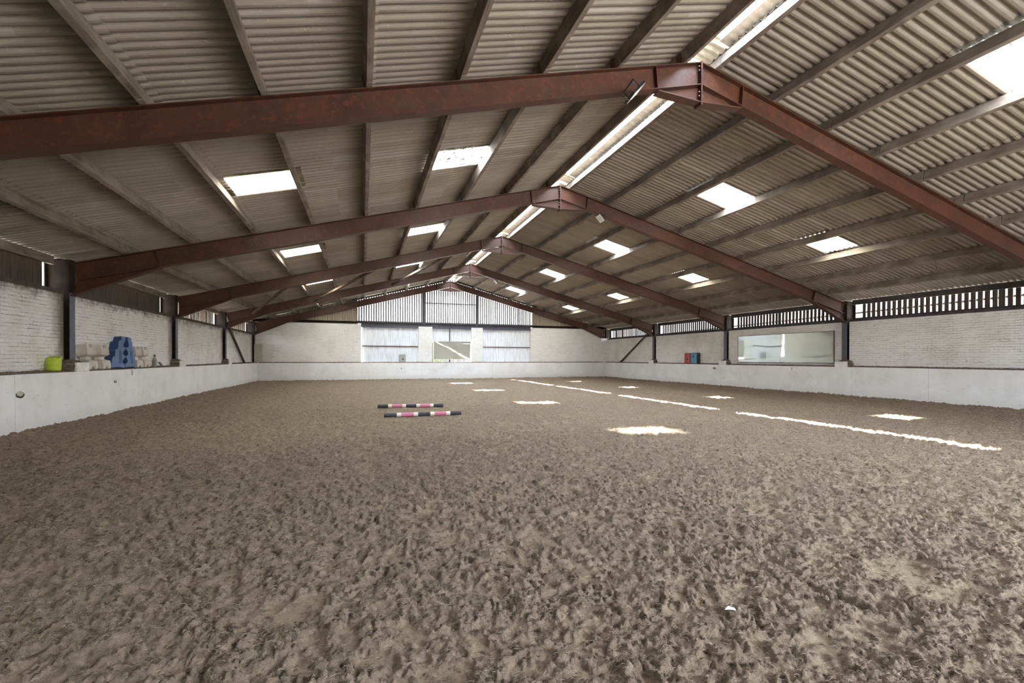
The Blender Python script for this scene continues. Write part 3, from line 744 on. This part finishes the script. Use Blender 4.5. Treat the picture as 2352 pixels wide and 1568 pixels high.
# ------------------------------------------------------------------ far openings closed with profiled sheet
def profiled(x0, x1, z0, z1, y, pitch=.0762, amp=.010):
    mb = MB(); n = int((x1 - x0) / pitch * 8); vs = []
    for q in range(n + 1):
        x = x0 + (x1 - x0) * q / n; yy = y + amp * math.cos(2 * math.pi * x / pitch); vs += [(x, yy, z0), (x, yy, z1)]
    return mb.add(vs, [(2 * q, 2 * q + 2, 2 * q + 3, 2 * q + 1) for q in range(n)])
def opening(x0, x1, z0, z1, label, rail, name):
    t = thing('sheet_door', label, 'sheet door', ((x0 + x1) / 2, YB + .14, z0), 'sheeted openings in the far wall')
    c = lambda mb: (setattr(mb, 'v', [(x - (x0 + x1) / 2, y - YB - .14, z - z0) for x, y, z in mb.v]), mb)[1]
    if rail:
        xs = x0 + .62
        c(profiled(x0 + (.07 if name == 'a' else -.01), xs, z0, z1, YB + .15)).build('profiled_sheet', M['sheet'], t, solid=.001)
        c(profiled(xs - .03, x1 + .01, z0, z1, YB + .142)).build('profiled_sheet', M['sheet'], t, solid=.001)
        mb = MB(); mb.box(x0 + .02, x1 - .02, YB + .07, YB + .125, 2.19, 2.245); c(mb).build('rail', M['rust'], t)
    else:
        mid = 5.65
        c(profiled(x0 - .01, mid, 2.45, z1, YB + .15)).build('profiled_sheet', M['sheet'], t, solid=.001)
        c(profiled(mid, x1 + .01, 2.45, z1, YB + .15)).build('profiled_sheet', M['sheet'], t, solid=.001)
        mb = MB(); mb.box(mid - .03, mid + .03, YB + .08, YB + .13, z0, z1); c(mb).build('mullion', M['dark_steel'], t)
        mb = MB(); x = x0 + .03
        while x < x1 - .05: mb.box(x, x + .045, YB + .16, YB + .18, z0, 2.45); x += .085
        c(mb).build('slats', M['dark_boards'], t)
    return t
opening(-.12, 3.53, 1.15, 3.43, 'white corrugated sheeting with a rusty rail in the left far opening, grey block in front', True, 'a')
opening(4.45, 7.14, 1.15, 3.43, 'pale corrugated sheeting with a mullion above the far mirror', False, 'b')
opening(7.95, 11.52, 1.15, 3.43, 'white corrugated sheeting with a rusty rail in the right far opening', True, 'c')

# ------------------------------------------------------------------ mirrors
def mirror(label, w, h, M4, panes):
    t = thing('arena_mirror', label, 'mirror'); t.matrix_world = M4      # local x along, y out of the wall, z up
    mb = MB(); e = .014
    mb.box(0, w, -.035, -.012, 0, h); mb.build('backing_board', M['dark_boards'], t)
    mb = MB(); mb.box(-e, w + e, -.035, .008, -e, 0); mb.box(-e, w + e, -.035, .008, h, h + e); mb.box(-e, 0, -.035, .008, 0, h); mb.box(w, w + e, -.035, .008, 0, h); mb.build('frame', M['dark_boards'] if panes > 1 else M['plinth'], t)
    for i in range(panes):
        a = w / panes * i + .003; b = w / panes * (i + 1) - .003
        mb = MB(); mb.box(a, b, -.010, -.002 + .002 * i, .002, h - .002); mb.build('mirror_pane', M['mirror'], t)
    return t
# right wall: local x = -y (so that y faces the arena)
mirror('long two-pane mirror on the right brick wall above the letter E', 18.20 - 13.36, 1.245,
       Matrix(((0, -1, 0, XBR - .055), (1, 0, 0, 13.36), (0, 0, 1, 1.28), (0, 0, 0, 1))) @ Matrix.Rotation(math.radians(-.6), 4, 'X'), 2)
mirror('single greenish mirror in the middle far opening above the letter A', 2.52, 1.20,
       Matrix(((-1, 0, 0, 7.05), (0, -1, 0, YB - .03), (0, 0, 1, 1.37), (0, 0, 0, 1))) @ Matrix.Rotation(math.radians(-3.7), 4, 'X') @ Matrix.Rotation(math.radians(1.1), 4, 'Z'), 1)

# ------------------------------------------------------------------ letters
def arc(cx, cz, rx, rz, a0, a1, n=9): return [(cx + rx * math.cos(math.radians(a0 + (a1 - a0) * i / (n - 1))), cz + rz * math.sin(math.radians(a0 + (a1 - a0) * i / (n - 1)))) for i in range(n)]
def ring(outer, inner): return outer, inner
R_ = lambda x0, x1, z0, z1: [(x0, z0), (x1, z0), (x1, z1), (x0, z1)]
def stroke(pts, w): # polyline of constant width as quads
    q = []
    for (ax, az), (bx, bz) in zip(pts, pts[1:]):
        d = Vector((bx - ax, bz - az)); n_ = Vector((-d.y, d.x)).normalized() * w / 2
        q.append([(ax + n_.x, az + n_.y), (ax - n_.x, az - n_.y), (bx - n_.x, bz - n_.y), (bx + n_.x, bz + n_.y)])
    return q
GLYPH = {
 'B': [R_(.08, .24, 0, 1), R_(0, .3, 0, .05), R_(0, .3, .95, 1)] + stroke([(.2, .97)] + arc(.36, .745, .2, .225, 90, -90) + [(.2, .52)], .10) + stroke([(.2, .50)] + arc(.38, .265, .24, .235, 90, -90) + [(.2, .03)], .11),
 'E': [R_(.10, .27, 0, 1), R_(0, .64, 0, .06), R_(0, .60, .94, 1), R_(.2, .46, .48, .54), R_(.44, .49, .40, .62), R_(.55, .60, .76, 1), R_(.59, .66, 0, .27)],
 'A': stroke([(.10, 0), (.36, 1)], .07) + stroke([(.36, 1), (.62, 0)], .15) + [R_(.2, .52, .28, .34), R_(0, .22, 0, .045), R_(.48, .76, 0, .045)],
 'K': [R_(.10, .26, 0, 1), R_(0, .36, 0, .05), R_(0, .36, .95, 1), R_(.46, .74, .95, 1), R_(.46, .80, 0, .05)] + stroke([(.24, .42), (.60, .97)], .07) + stroke([(.34, .55), (.66, .03)], .15)}
def letter_plate(ch, label, place, u, z, w, h, lh, flip=1, show_plate=True):
    t = thing('letter_plate', label, 'letter plate', place(u, 0, z), 'dressage letters'); base = Vector(place(u, 0, z))
    L = lambda a, d, b: tuple(Vector(place(u + a * flip, d, z + b)) - base)
    pts = [(-w / 2, 0), (w / 2, 0), (w / 2, h * .62)] + [(w / 2 - .02 - (w / 2 - .02) * i / 5 * 1.0, h * .62 + h * .38 * math.sin(i / 5 * math.pi / 2)) for i in range(6)]
    pts += [(-x, y) for x, y in reversed(pts[2:-1])]
    k = len(pts); mb = MB()
    mb.add([L(a, -.004, b) for a, b in pts] + [L(a, -.012, b) for a, b in pts], [tuple(range(k)), tuple(range(k, 2 * k))] + [(i, (i + 1) % k, k + (i + 1) % k, k + i) for i in range(k)])
    mb.build('plate', M['plate'], t)
    if ch:
        mb = MB(); gw = .66 * lh
        for qn, q in enumerate(GLYPH[ch]):
            q = [((a * lh * .92) - gw / 2, b * lh + h * .14) for a, b in q]
            d = -.0135 - .0004 * (qn % 3)
            mb.add([L(a, d, b) for a, b in q] + [L(a, -.012, b) for a, b in q], [(0, 1, 2, 3), (0, 1, 5, 4), (1, 2, 6, 5), (2, 3, 7, 6), (3, 0, 4, 7)])
        mb.build('letter', M['ink'], t)
letter_plate('B', 'small white plate with black letter B on the left kickboard', pl, 15.19, .945, .27, .19, .135, 1)
letter_plate('E', 'small white plate with black letter E on the right kickboard under the mirror', pr, 14.98, .935, .30, .20, .125, -1)
letter_plate('A', 'small white plate with black letter A on the far kickboard', pf, 5.845, .99, .25, .165, .10, 1)
letter_plate('K', 'small white plate with dark letter K on the right kickboard near the far corner', pr, 24.62, .96, .27, .18, .125, -1)
letter_plate('', 'small blank-looking white plate on the left kickboard near the far corner', pl, 24.70, .955, .26, .19, .12, 1)

# ------------------------------------------------------------------ things on the left ledge
def leaned(o, deg): o.rotation_euler = (0, math.radians(deg), 0)   # lean back against the left wall
def rounded(pts, r=.02): return pts
def beige_block(y, label):
    t = thing('jump_block', label, 'jump block', (XKL - .025, y, DIRT - .004), 'beige jump blocks')
    w = .37; h = .60; d = .225; hw = w / 2
    st = lambda a, b, x: (lambda t: t * t * (3 - 2 * t))(min(1, max(0, (x - a) / (b - a))))
    waist = lambda t: st(.33, .415, t) * (1 - st(.50, .585, t))
    S_ = [-1, -.93, -.5, -.40, -.27, -.12, 0, .12, .27, .40, .5, .93, 1]
    T_ = [0, .03, .12, .22, .30, .33, .355, .38, .415, .46, .50, .525, .55, .585, .61, .70, .80, .90, .97, 1]
    def cut(s_, r): return r * math.sqrt(max(0, 1 - (s_ / .45) ** 2)) if abs(s_) < .45 else 0
    def pt(s_, t, back):
        z0 = cut(s_, .062); z1 = h - cut(s_, .085); z = z0 + (z1 - z0) * t
        k = waist(z / h); e = .018 * (st(.05, 0, t) if t < .05 else st(.95, 1, t)) if t < .05 or t > .95 else 0
        half = hw - .075 * k - e
        return ((-d + .03 * k + e) if back else (-.085 * k - e), half * s_, z)
    mb = MB(); nc = len(S_); nr = len(T_); vs = [pt(s_, t, bk) for bk in (0, 1) for t in T_ for s_ in S_]; fs = []
    for bk in (0, 1):
        o0 = bk * nr * nc
        for r_ in range(nr - 1):
            for c_ in range(nc - 1): fs.append((o0 + r_ * nc + c_, o0 + r_ * nc + c_ + 1, o0 + (r_ + 1) * nc + c_ + 1, o0 + (r_ + 1) * nc + c_))
    q_ = nr * nc
    for r_ in range(nr - 1):
        for c_ in (0, nc - 1): fs.append((r_ * nc + c_, (r_ + 1) * nc + c_, q_ + (r_ + 1) * nc + c_, q_ + r_ * nc + c_))
    for c_ in range(nc - 1):
        for r_ in (0, nr - 1): fs.append((r_ * nc + c_, r_ * nc + c_ + 1, q_ + r_ * nc + c_ + 1, q_ + r_ * nc + c_))
    mb.add(vs, fs).build('block_body', M['beige'], t, bevel=.010, seg=3)
    for z0, z1 in ((.085, .20), (.39, .49)):
        MB().box(-.003, .004, -hw + .045, hw - .045, z0, z1).build('moulded_panel', M['beige'], t, bevel=.01)
    leaned(t, -6.5); return t
for y, lab in ((13.40, 'beige plastic jump block, leftmost on the left ledge beside the white base block'), (14.00, 'beige plastic jump block just left of the tall blue jump block'),
               (15.80, 'beige plastic jump block just right of the tall blue jump block'), (16.27, 'beige plastic jump block, rightmost on the left ledge beside the bottle')):
    beige_block(y, lab)
PL = [(13.987, 1.231), (14.119, 1.504), (14.246, 1.511), (14.298, 1.693), (14.435, 1.7), (14.498, 1.904), (14.639, 1.916), (14.672, 2.034), (14.768, 2.01), (14.876, 2.03), (14.888, 1.964), (14.816, 1.89), (14.725, 1.817), (14.734, 1.758), (14.841, 1.741), (14.834, 1.702), (14.669, 1.621), (14.678, 1.548), (14.781, 1.525), (14.774, 1.489), (14.607, 1.403), (14.62, 1.336), (14.699, 1.323), (14.708, 1.22), (14.572, 1.223), (14.494, 1.24), (14.117, 1.238), (14.074, 1.229)]
PRR = [(14.721, 1.219), (14.722, 1.323), (14.812, 1.331), (14.885, 1.401), (14.807, 1.489), (14.794, 1.525), (14.912, 1.539), (14.953, 1.616), (14.864, 1.702), (14.854, 1.741), (14.98, 1.752), (15.034, 1.825), (14.981, 1.967), (15.002, 2.029), (15.117, 2.005), (15.206, 1.992), (15.168, 1.909), (15.24, 1.899), (15.205, 1.724), (15.281, 1.709), (15.238, 1.521), (15.315, 1.502), (15.285, 1.211), (15.181, 1.245), (14.844, 1.236), (14.763, 1.219)]
def blue_fix(p):
    y, z = p; f = 1.0134 + .021 * (z - 1.22) / .8; return (y * f - (z - 1.22) * .02, (z - 1.5) * f + 1.45)
def smooth_poly(pts, it=1):
    for _ in range(it):
        q = []
        for i in range(len(pts)):
            a, b = pts[i], pts[(i + 1) % len(pts)]
            q += [(a[0] * .8 + b[0] * .2, a[1] * .8 + b[1] * .2), (a[0] * .2 + b[0] * .8, a[1] * .2 + b[1] * .8)]
        pts = q
    return pts
def blue_block(poly, label, slot, yb):
    pts = [blue_fix(p) for p in poly]; zb = min(z for _, z in pts)
    # stand upright: the photo's lean is put back as a real tilt
    ys = yb
    k = .30
    loc = [(y - ys - (z - zb) * k, z - zb) for y, z in pts]
    return loc
def blue_build(poly, slot, label):
    yb = 14.86; zb = min(z for _, z in map(blue_fix, PL + PRR))
    shear = .245
    loc = lambda p: (lambda q: (q[0] - yb - (q[1] - zb) * shear, (q[1] - zb) * 1.02))(blue_fix(p))
    t = thing('jump_block', label, 'jump block', (XKL - .03, yb, DIRT - .004), 'blue jump blocks')
    mb = MB(); out = smooth_poly([loc(p) for p in poly]); d = .215
    mb.prism(out, -d, 0, 'x', caps=False); mb.m = [1] * len(mb.m); k = len(out)
    mb.f += [tuple(range(k))[::-1], tuple(range(k, 2 * k))]; mb.m += [1, 0]
    mb.build('block_body', [M['blue'], M['blue_shaded']], t)
    mb = MB(); sp = smooth_poly([loc(p) for p in slot], 2); mb.prism(sp, .0005, .004, 'x'); mb.build('slot_recess', M['blue_shaded'], t)
    leaned(t, -7.0)
blue_build(PL, [(14.481, 1.642), (14.53, 1.672), (14.59, 1.643), (14.572, 1.349), (14.51, 1.32), (14.40, 1.34), (14.455, 1.45)], 'tall stepped blue jump block, left half of the pair, between beige blocks')
blue_build(PRR, [(15.054, 1.649), (15.105, 1.675), (15.156, 1.65), (15.182, 1.343), (15.11, 1.315), (15.045, 1.344)], 'tall stepped blue jump block, right half of the pair, between beige blocks')
# lime bucket
t = thing('rubber_bucket', 'lime green flexible bucket on the left ledge beside the base block', 'bucket', (XKL - .185, 12.20, DIRT - .006))
prof = [(.0, .0), (.135, .0), (.142, .012)]
for i in range(5): z = .03 + i * .022; prof += [(.146 + i * .001, z), (.151 + i * .001, z + .005), (.147 + i * .001, z + .012)]
prof += [(.155, .15), (.165, .22), (.170, .245), (.164, .245), (.150, .15), (.135, .02), (.0, .015)]
def sway(q):   # the near side is folded in over the tub, the far side stands up
    x, y, z = q; t_ = min(1.3, max(0, (z - .12) / .17)); t_ = t_ * t_ * (3 - 2 * min(t_, 1)) if t_ < 1 else t_
    y2 = y * (1 - .86 * min(t_, 1.05)) if y < 0 else y * (1 + .0 * t_)
    x2 = x * (1 - .15 * t_)
    return (x2, y2 + .012 * t_, z * 1.12)
prof = [(r_ * .84, z_) for r_, z_ in prof]
MB().lathe(prof, 40, T=sway).build('tub', M['lime'], t, smooth=True)
for ang in (90, 270):
    pts = []
    for i in range(13):
        f = i / 12; a = math.radians(ang - 42 + 84 * f); r = .140
        z = .236 + .035 * math.sin(math.pi * f) ** .7; pts.append(sway((r * math.cos(a), r * math.sin(a), z)))
    MB().tube(pts, .013, 8).build('handle', M['lime'], t, smooth=True)
# bottle and a strap beside it
t = thing('plastic_bottle', 'dirty grey plastic bottle with dark cap at the right end of the left ledge blocks', 'bottle', (XKL - .17, 17.12, DIRT - .004))
MB().lathe([(0, 0), (.052, 0), (.058, .01), (.058, .20), (.05, .235), (.03, .275), (.022, .29), (.022, .315), (.0, .315)], 20).build('bottle_body', M['bottle'], t, smooth=True)
MB().lathe([(.024, .312), (.026, .316), (.026, .365), (.02, .372), (0, .372)], 16).build('cap', M['charcoal'], t, smooth=True)
mb = MB(); pts = [(XKL - .12, 17.30, DIRT + .14), (XKL - .11, 17.36, DIRT + .09), (XKL - .10, 17.43, DIRT + .04), (XKL - .10, 17.46, DIRT + .012)]
mb = MB()
for (a, b) in zip(pts, pts[1:]):
    va, vb = Vector(a), Vector(b); w = Vector((.035, 0, 0)); n_ = (vb - va).cross(w).normalized() * .012
    mb.add([va - w, va + w, vb + w, vb - w, va - w + n_, va + w + n_, vb + w + n_, vb - w + n_], [(0, 1, 2, 3), (7, 6, 5, 4), (0, 4, 5, 1), (1, 5, 6, 2), (2, 6, 7, 3), (3, 7, 4, 0)])
tag(mb.build('leaning_strap', M['bottle']), 'dark scrap of strap leaning beside the grey bottle', 'strap')

# ------------------------------------------------------------------ foam puzzle blocks
def zig(w, h, nw, nh, a=.022):
    pts = []
    def edge(p, q, n, out):
        for i in range(n):
            for f, s in ((0, 0), (.18, 1), (.42, 1), (.60, -0.15), (.92, -0.15)):
                t_ = (i + f) / n; pts.append((p[0] + (q[0] - p[0]) * t_ + out[0] * a * s, p[1] + (q[1] - p[1]) * t_ + out[1] * a * s))
    edge((-w / 2, 0), (w / 2, 0), nw, (0, 1)); edge((w / 2, 0), (w / 2, h), nh, (1, 0)); edge((w / 2, h), (-w / 2, h), nw, (0, 1)); edge((-w / 2, h), (-w / 2, 0), nh, (-1, 0))
    return pts
def puzzle(label, loc, rotz, w, h, d, front, sidem, holes, nw=3, nh=4):
    t = thing('puzzle_block', label, 'foam block', loc, 'zigzag-edged foam blocks'); t.rotation_euler = (0, 0, rotz)
    pts = zig(w, h, nw, nh); k = len(pts); mb = MB()
    mb.prism(pts, 0, d, 'y', caps=False); mb.m = [1] * len(mb.m); mb.f += [tuple(range(k)), tuple(range(k, 2 * k))[::-1]]; mb.m += [0, 1]
    mb.build('block_body', [front, sidem], t)
    for hx, hz, r in holes:
        MB().tube([(hx, -.006, hz), (hx, .004, hz)], r, 20).build('hole_plug', M['charcoal'] if r > .02 else M['black'], t)
# fronts face the arena (local -y -> -x): rotate by -90 deg
puzzle('red zigzag-edged foam block on the right ledge', (XKR + .055, 21.72, DIRT), -math.pi / 2 + .04, .42, .555, .24, M['red'], M['red'], [(0.0, .22, .055), (0., .37, .012)])
puzzle('blue zigzag-edged foam block on the right ledge beside the red one', (XKR + .045, 21.17, DIRT), -math.pi / 2 + .05, .46, .565, .24, M['skyblue'], M['charcoal'], [(-.02, .37, .06)])
puzzle('grey zigzag-edged foam block standing before the left far opening', (2.455, YK + .08, DIRT), .06, .42, .50, .12, M['grey'], M['charcoal'], [(.03, .2, .055), (.02, .33, .014)])

# pale sheet standing in the far left corner
mb = MB(); mb.box(-.21, .21, -.012, .012, 0, 1.10); o = mb.build('plywood_sheet', M['ply'], loc=(XCL + .22, YK + .10, DIRT - .005), bevel=.003); o.rotation_euler = (math.radians(-4), 0, .12)
tag(o, 'pale weathered plywood sheet standing in the far left corner', 'board')

# ------------------------------------------------------------------ bracing
def brace(name, a, b, r, label, group, flat=False):
    mb = MB()
    if flat:
        va, vb = Vector(a), Vector(b); t_ = (vb - va).normalized(); w = t_.cross(Vector((0, 0, 1))).normalized() * r; u_ = w.cross(t_).normalized() * r
        for p, q in ((w, u_ * .12), (u_, w * .12)):
            c0 = [va - p * 0 , va + p * 1.6, va + p * 1.6 + q, va + q]; c1 = [v + (vb - va) for v in c0]
            mb.add(c0 + c1, [(0, 1, 2, 3), (7, 6, 5, 4), (0, 4, 5, 1), (1, 5, 6, 2), (2, 6, 7, 3), (3, 7, 4, 0)])
    else: mb.tube([a, b], r, 12)
    o = mb.build(name, M['brace']); tag(o, label, 'brace', group)
brace('wall_brace', (XCL - .02, 25.35, 3.14), (XCL - .02, 28.75, DIRT), .055, 'slanting steel tube brace against the left wall near the far corner', 'wall braces')
brace('wall_brace', (XCR + .03, 25.45, 3.22), (XCR + .03, 29.10, DIRT), .055, 'slanting steel tube brace against the right wall near the far corner', 'wall braces')
for (xa, xb, lab) in ((-2.62, -5.1, 'lowest'), (.65, -2.36, 'middle'), (3.55, 1.4, 'highest')):
    za = ZA - S * (XR - xa) - .30; zb = ZA - S * (XR - xb) - .30
    brace('roof_brace', (xa, P(3) + .06, za), (xb, P(4) - .06, zb), .055, '%s of the three slanting braces below the left roof slope' % lab, 'roof braces', True)

# ------------------------------------------------------------------ floodlights
def floodlight(x, y, z, aim, label, size=.27):
    """aim: +1 shines to the right and down, -1 to the left and down"""
    t = thing('floodlight', label, 'floodlight', (x, y, z), 'floodlights on the rafters')
    nrm = Vector((aim * .72, -.12, -.69)).normalized(); ey = Vector((0, 1, 0)); ey = (ey - nrm * ey.dot(nrm)).normalized(); ex = ey.cross(nrm)
    Rm = Matrix((ex, ey, nrm)).transposed().to_4x4()
    q = lambda v: tuple(Rm @ Vector(v))
    h = size / 2
    MB().box(-h, h, -h, h, -.045, 0, T=q).build('housing', M['lampblack'], t, bevel=.006)
    MB().box(-h + .012, h - .012, -h + .012, h - .012, 0, .004, T=q).build('lens', M['lampglass'], t)
    MB().box(-h * .42, h * .42, -h * .42, h * .42, .004, .006, T=q).build('led_panel', M['lampled'], t)
    up = ZA - S * abs(x - XR) - FD - z
    mb = MB()
    for s_ in (-1, 1):
        a = Rm @ Vector((0, s_ * (h + .012), -.02)); b = Rm @ Vector((0, s_ * (h + .012), -.17)); mb.tube([a, b], .010, 6)
    c0 = Rm @ Vector((0, -h - .012, -.17)); c1 = Rm @ Vector((0, h + .012, -.17)); mb.tube([c0, c1], .011, 6)
    mb.tube([(c0 + c1) / 2, Vector(((c0 + c1) / 2)) * .2 + Vector((0, P(0) * 0, up + .03)) * .8, Vector((0, 0 if abs(up) < 5 else 0, up + .02))], .010, 6)
    mb.build('bracket', M['lampblack'], t)
    return t
f1 = floodlight(4.19, P(1) - .30, 5.72, 1, 'floodlight seen edge-on below the nearest rafter, left of its apex', .30)
f2 = floodlight(6.93, P(2) - .22, 5.735, -1, 'square floodlight with pale lens on the second frame, right of its apex')
f3 = floodlight(4.30, P(3) + .30, 5.89, 1, 'floodlight half hidden behind the third rafter, left of its apex')
f4 = floodlight(7.11, P(4) - .02, 5.74, -1, 'small floodlight hanging below the fourth rafter, right of its apex')
# its cable
tag(MB().tube([(4.19, P(1) - .22, 5.86), (3.98, P(1) - .25, 5.70), (4.0, P(1) - .27, 5.62), (4.10, P(1) - .29, 5.60)], .006, 6).build('cable', M['wire']), 'loose cable looping beside the edge-on floodlight', 'cable')
# ------------------------------------------------------------------ ground poles
def pole(a, b, label):
    va, vb = Vector(a), Vector(b); r = .052
    t = thing('ground_pole', label, 'pole', a, 'striped ground poles'); d = vb - va
    cuts = [0, .160, .217, .375, .432, .590, .645, .800, .853, 1.]; cols = [0, 1, 2, 1, 0, 1, 2, 1, 0]
    for i, c in enumerate(cols):
        m_ = [M['charpaint'], M['cream'], M['pink']][c]
        o = MB().tube([d * cuts[i], d * (cuts[i] + (cuts[i + 1] - cuts[i]) * .5), d * cuts[i + 1]], r, 20).build('stripe', m_, t, smooth=False)
        o['label'] = ['charcoal band', 'cream band', 'pink band'][c]
zp = .042
pole((.41, 13.98, zp), (2.246, 13.55, zp + .012), 'pink, cream and charcoal striped ground pole, the farther of the two')
pole((.487, 11.70, zp), (2.378, 11.59, zp + .012), 'pink, cream and charcoal striped ground pole, the nearer of the two')
# white scrap on the sand
mb = MB(); gz = float(ground(np.array([2.0]), np.array([2.13]))[0][0])
mb.add([(-.03, 0, .006), (.0, .008, .016), (.03, -.01, .008), (.026, -.024, .003), (-.004, -.010, .008), (-.03, 0, .009), (.0, .008, .019), (.03, -.01, .011), (.026, -.024, .006), (-.004, -.010, .011)], [(0, 1, 2, 3, 4), (9, 8, 7, 6, 5)] + [(i, (i + 1) % 5, 5 + (i + 1) % 5, 5 + i) for i in range(5)])
o = mb.build('white_scrap', M['litter'], loc=(2.0, 2.13, gz + .004)); tag(o, 'small white scrap lying on the sand in the right foreground', 'scrap')

# gutter outside the right eaves
mb = MB(); n = 9; ga, gb = (18.22, 2., 3.44), (18.22, 31.4, 2.90); vs = []
for p in (ga, gb):
    for th_ in (.065, .058):
        vs += [(p[0] + th_ * math.cos(math.pi + math.pi * i / (n - 1)), p[1], p[2] + th_ * math.sin(math.pi + math.pi * i / (n - 1))) for i in range(n)]
fs = []
for i in range(n - 1): fs += [(i, i + 1, 2 * n + i + 1, 2 * n + i), (n + i, n + i + 1, 3 * n + i + 1, 3 * n + i)]
tag(mb.add(vs, fs).build('rain_gutter', M['dark_steel'], solid=.003), 'dark rain gutter seen through the gapped boards outside the right eaves', 'gutter')
# wire ends hanging from the purlins
for i, (x, y, o_) in enumerate(((14.7, 8.6, 7), (13.3, 11.6, 6), (16.1, 10.6, 8), (14.8, 14.9, 7), (-1.2, 22.4, 5))):
    side = 1 if x > XR else -1; p = RP(side, PO[o_] + (.0), .0, y)
    mb = MB().tube([(p[0], y, p[2] + .005), (p[0] + .01, y + .02, p[2] - .12), (p[0] + .02, y - .01, p[2] - .26)], .004, 5)
    tag(mb.build('hanging_wire', M['wire']), 'thin wire end hanging from the ' + ['eighth right purlin before the nearest rafter', 'seventh right purlin, second bay', 'ninth right purlin, second bay', 'eighth right purlin, third bay', 'sixth left purlin, fourth bay'][i], 'wire', 'hanging wire ends')
# bushes outside the left gapped boards
def bush(x, y, h, label):
    n = 1500; u = rng.normal(size=(n, 3)); u /= np.linalg.norm(u, axis=1)[:, None]; r = rng.random(n) ** .4
    c = u * r[:, None] * np.array([1.3, 1.7, h / 2]) + np.array([0, 0, h / 2]); vs = []; fs = []
    for i in range(n):
        a = rng.normal(size=3); a /= np.linalg.norm(a); b = np.cross(a, rng.normal(size=3)); b /= np.linalg.norm(b); s_ = .09
        o0 = len(vs); vs += [c[i] + a * s_, c[i] + b * s_ * .5, c[i] - a * s_, c[i] - b * s_ * .5]; fs.append((o0, o0 + 1, o0 + 2, o0 + 3))
    tag(MB().add(vs, fs).build('bush', M['leaf'], loc=(x, y, -.25)), label, 'bush', 'bushes outside')
bush(-10.5, 22.5, 3.8, 'green bush outside the gapped boards, left side, nearer'); bush(-11, 28.0, 3.9, 'green bush outside the gapped boards, left side, farther')
bush(5.2, 37.0, 2.6, 'green bush outside below the far mirror')

# ------------------------------------------------------------------ daylight
SUN_DIR = Vector((.58, -.375, -1.)).normalized()
sun = bpy.data.lights.new('sun', 'SUN'); sun.energy = 11.; sun.angle = math.radians(.7); sun.color = (1., .95, .88)
so = bpy.data.objects.new('sun', sun); C.objects.link(so); so.rotation_euler = SUN_DIR.to_track_quat('-Z', 'Y').to_euler(); so.location = (-10, -10, 20)
w = bpy.data.worlds.new('sky'); sc.world = w; w.use_nodes = True; nt = w.node_tree; nt.nodes.clear(); n = N(nt)
tc = n('ShaderNodeTexCoord').outputs['Generated']; z = n('ShaderNodeSeparateXYZ', {0: tc}).outputs[2]
col = n.ramp(z, [(.0, (.064, .068, .075)), (.15, (.088, .095, .108)), (.23, (.30, .33, .38)), (.42, (.64, .71, .82)), (.8, (.84, .92, 1.05))])
bg = n('ShaderNodeBackground', {'Color': col, 'Strength': 4.2}); n('ShaderNodeOutputWorld', {'Surface': bg.outputs[0]})
# sampling portals in the openings the sky shines through (they emit nothing)
def portal(loc, normal, sx, sy, xdir):
    l = bpy.data.lights.new('daylight_portal', 'AREA'); l.shape = 'RECTANGLE'; l.size = sx; l.size_y = sy; l.cycles.is_portal = True
    o = bpy.data.objects.new('daylight_portal', l); C.objects.link(o)
    zz = -Vector(normal).normalized(); xx = Vector(xdir).normalized(); yy = zz.cross(xx)
    o.matrix_world = Matrix(((xx.x, yy.x, zz.x, loc[0]), (xx.y, yy.y, zz.y, loc[1]), (xx.z, yy.z, zz.z, loc[2]), (0, 0, 0, 1)))
for side in (-1, 1):
    for r in (2, 5):
        for k in range(0, 5):
            if k == 0 and (side, r) != (1, 2): continue
            p = RP(side, (PO[r] + PO[r + 1]) / 2, NB + .06, SKY[k] + .5); portal(p, (-side * ST, 0, -CT), 1.3, 1.05, (side * CT, 0, -ST))
portal((XR - .08, 15.8, ZA + .33), (0, 0, -1), .5, 30.4, (1, 0, 0))
portal((XR, YG + .06, 4.8), (0, -1, 0), 12.1, 2.2, (1, 0, 0))
portal((9.7, YN - .35, 3.1), (0, 1, 0), 13.4, 6.6, (1, 0, 0))
portal((XR + A + .5, 15.9, 3.2), (-1, 0, 0), 30.6, .8, (0, 1, 0))
portal((XR - A - .5, 25.1, 3.2), (1, 0, 0), 12.4, .8, (0, 1, 0))

# ------------------------------------------------------------------ camera and view
cam = bpy.data.cameras.new('camera'); cam.sensor_width = 36; cam.sensor_fit = 'HORIZONTAL'; cam.lens = 1059.9 / 2352 * 36; cam.shift_y = 43.98 / 2352; cam.clip_start = .05; cam.clip_end = 400
co = bpy.data.objects.new('camera', cam); C.objects.link(co)
yaw, pitch, roll = .3122, -.00556, .00164
f_ = Vector((math.sin(yaw) * math.cos(pitch), math.cos(yaw) * math.cos(pitch), math.sin(pitch))); r0 = Vector((math.cos(yaw), -math.sin(yaw), 0)); u0 = r0.cross(f_)
r1 = r0 * math.cos(roll) + u0 * math.sin(roll); u1 = u0 * math.cos(roll) - r0 * math.sin(roll)
co.matrix_world = Matrix(((r1.x, u1.x, -f_.x, 0), (r1.y, u1.y, -f_.y, 0), (r1.z, u1.z, -f_.z, H), (0, 0, 0, 1)))
sc.camera = co
sc.view_settings.view_transform = 'Standard'; sc.view_settings.look = 'None'; sc.view_settings.gamma = 1; sc.view_settings.use_curve_mapping = False
sc.view_settings.exposure = 3.6
try:
    sc.cycles.max_bounces = 10; sc.cycles.diffuse_bounces = 6; sc.cycles.transparent_max_bounces = 12; sc.cycles.use_denoising = True; sc.cycles.sample_clamp_indirect = 12
    sc.cycles.caustics_reflective = False; sc.cycles.caustics_refractive = False
except Exception: pass
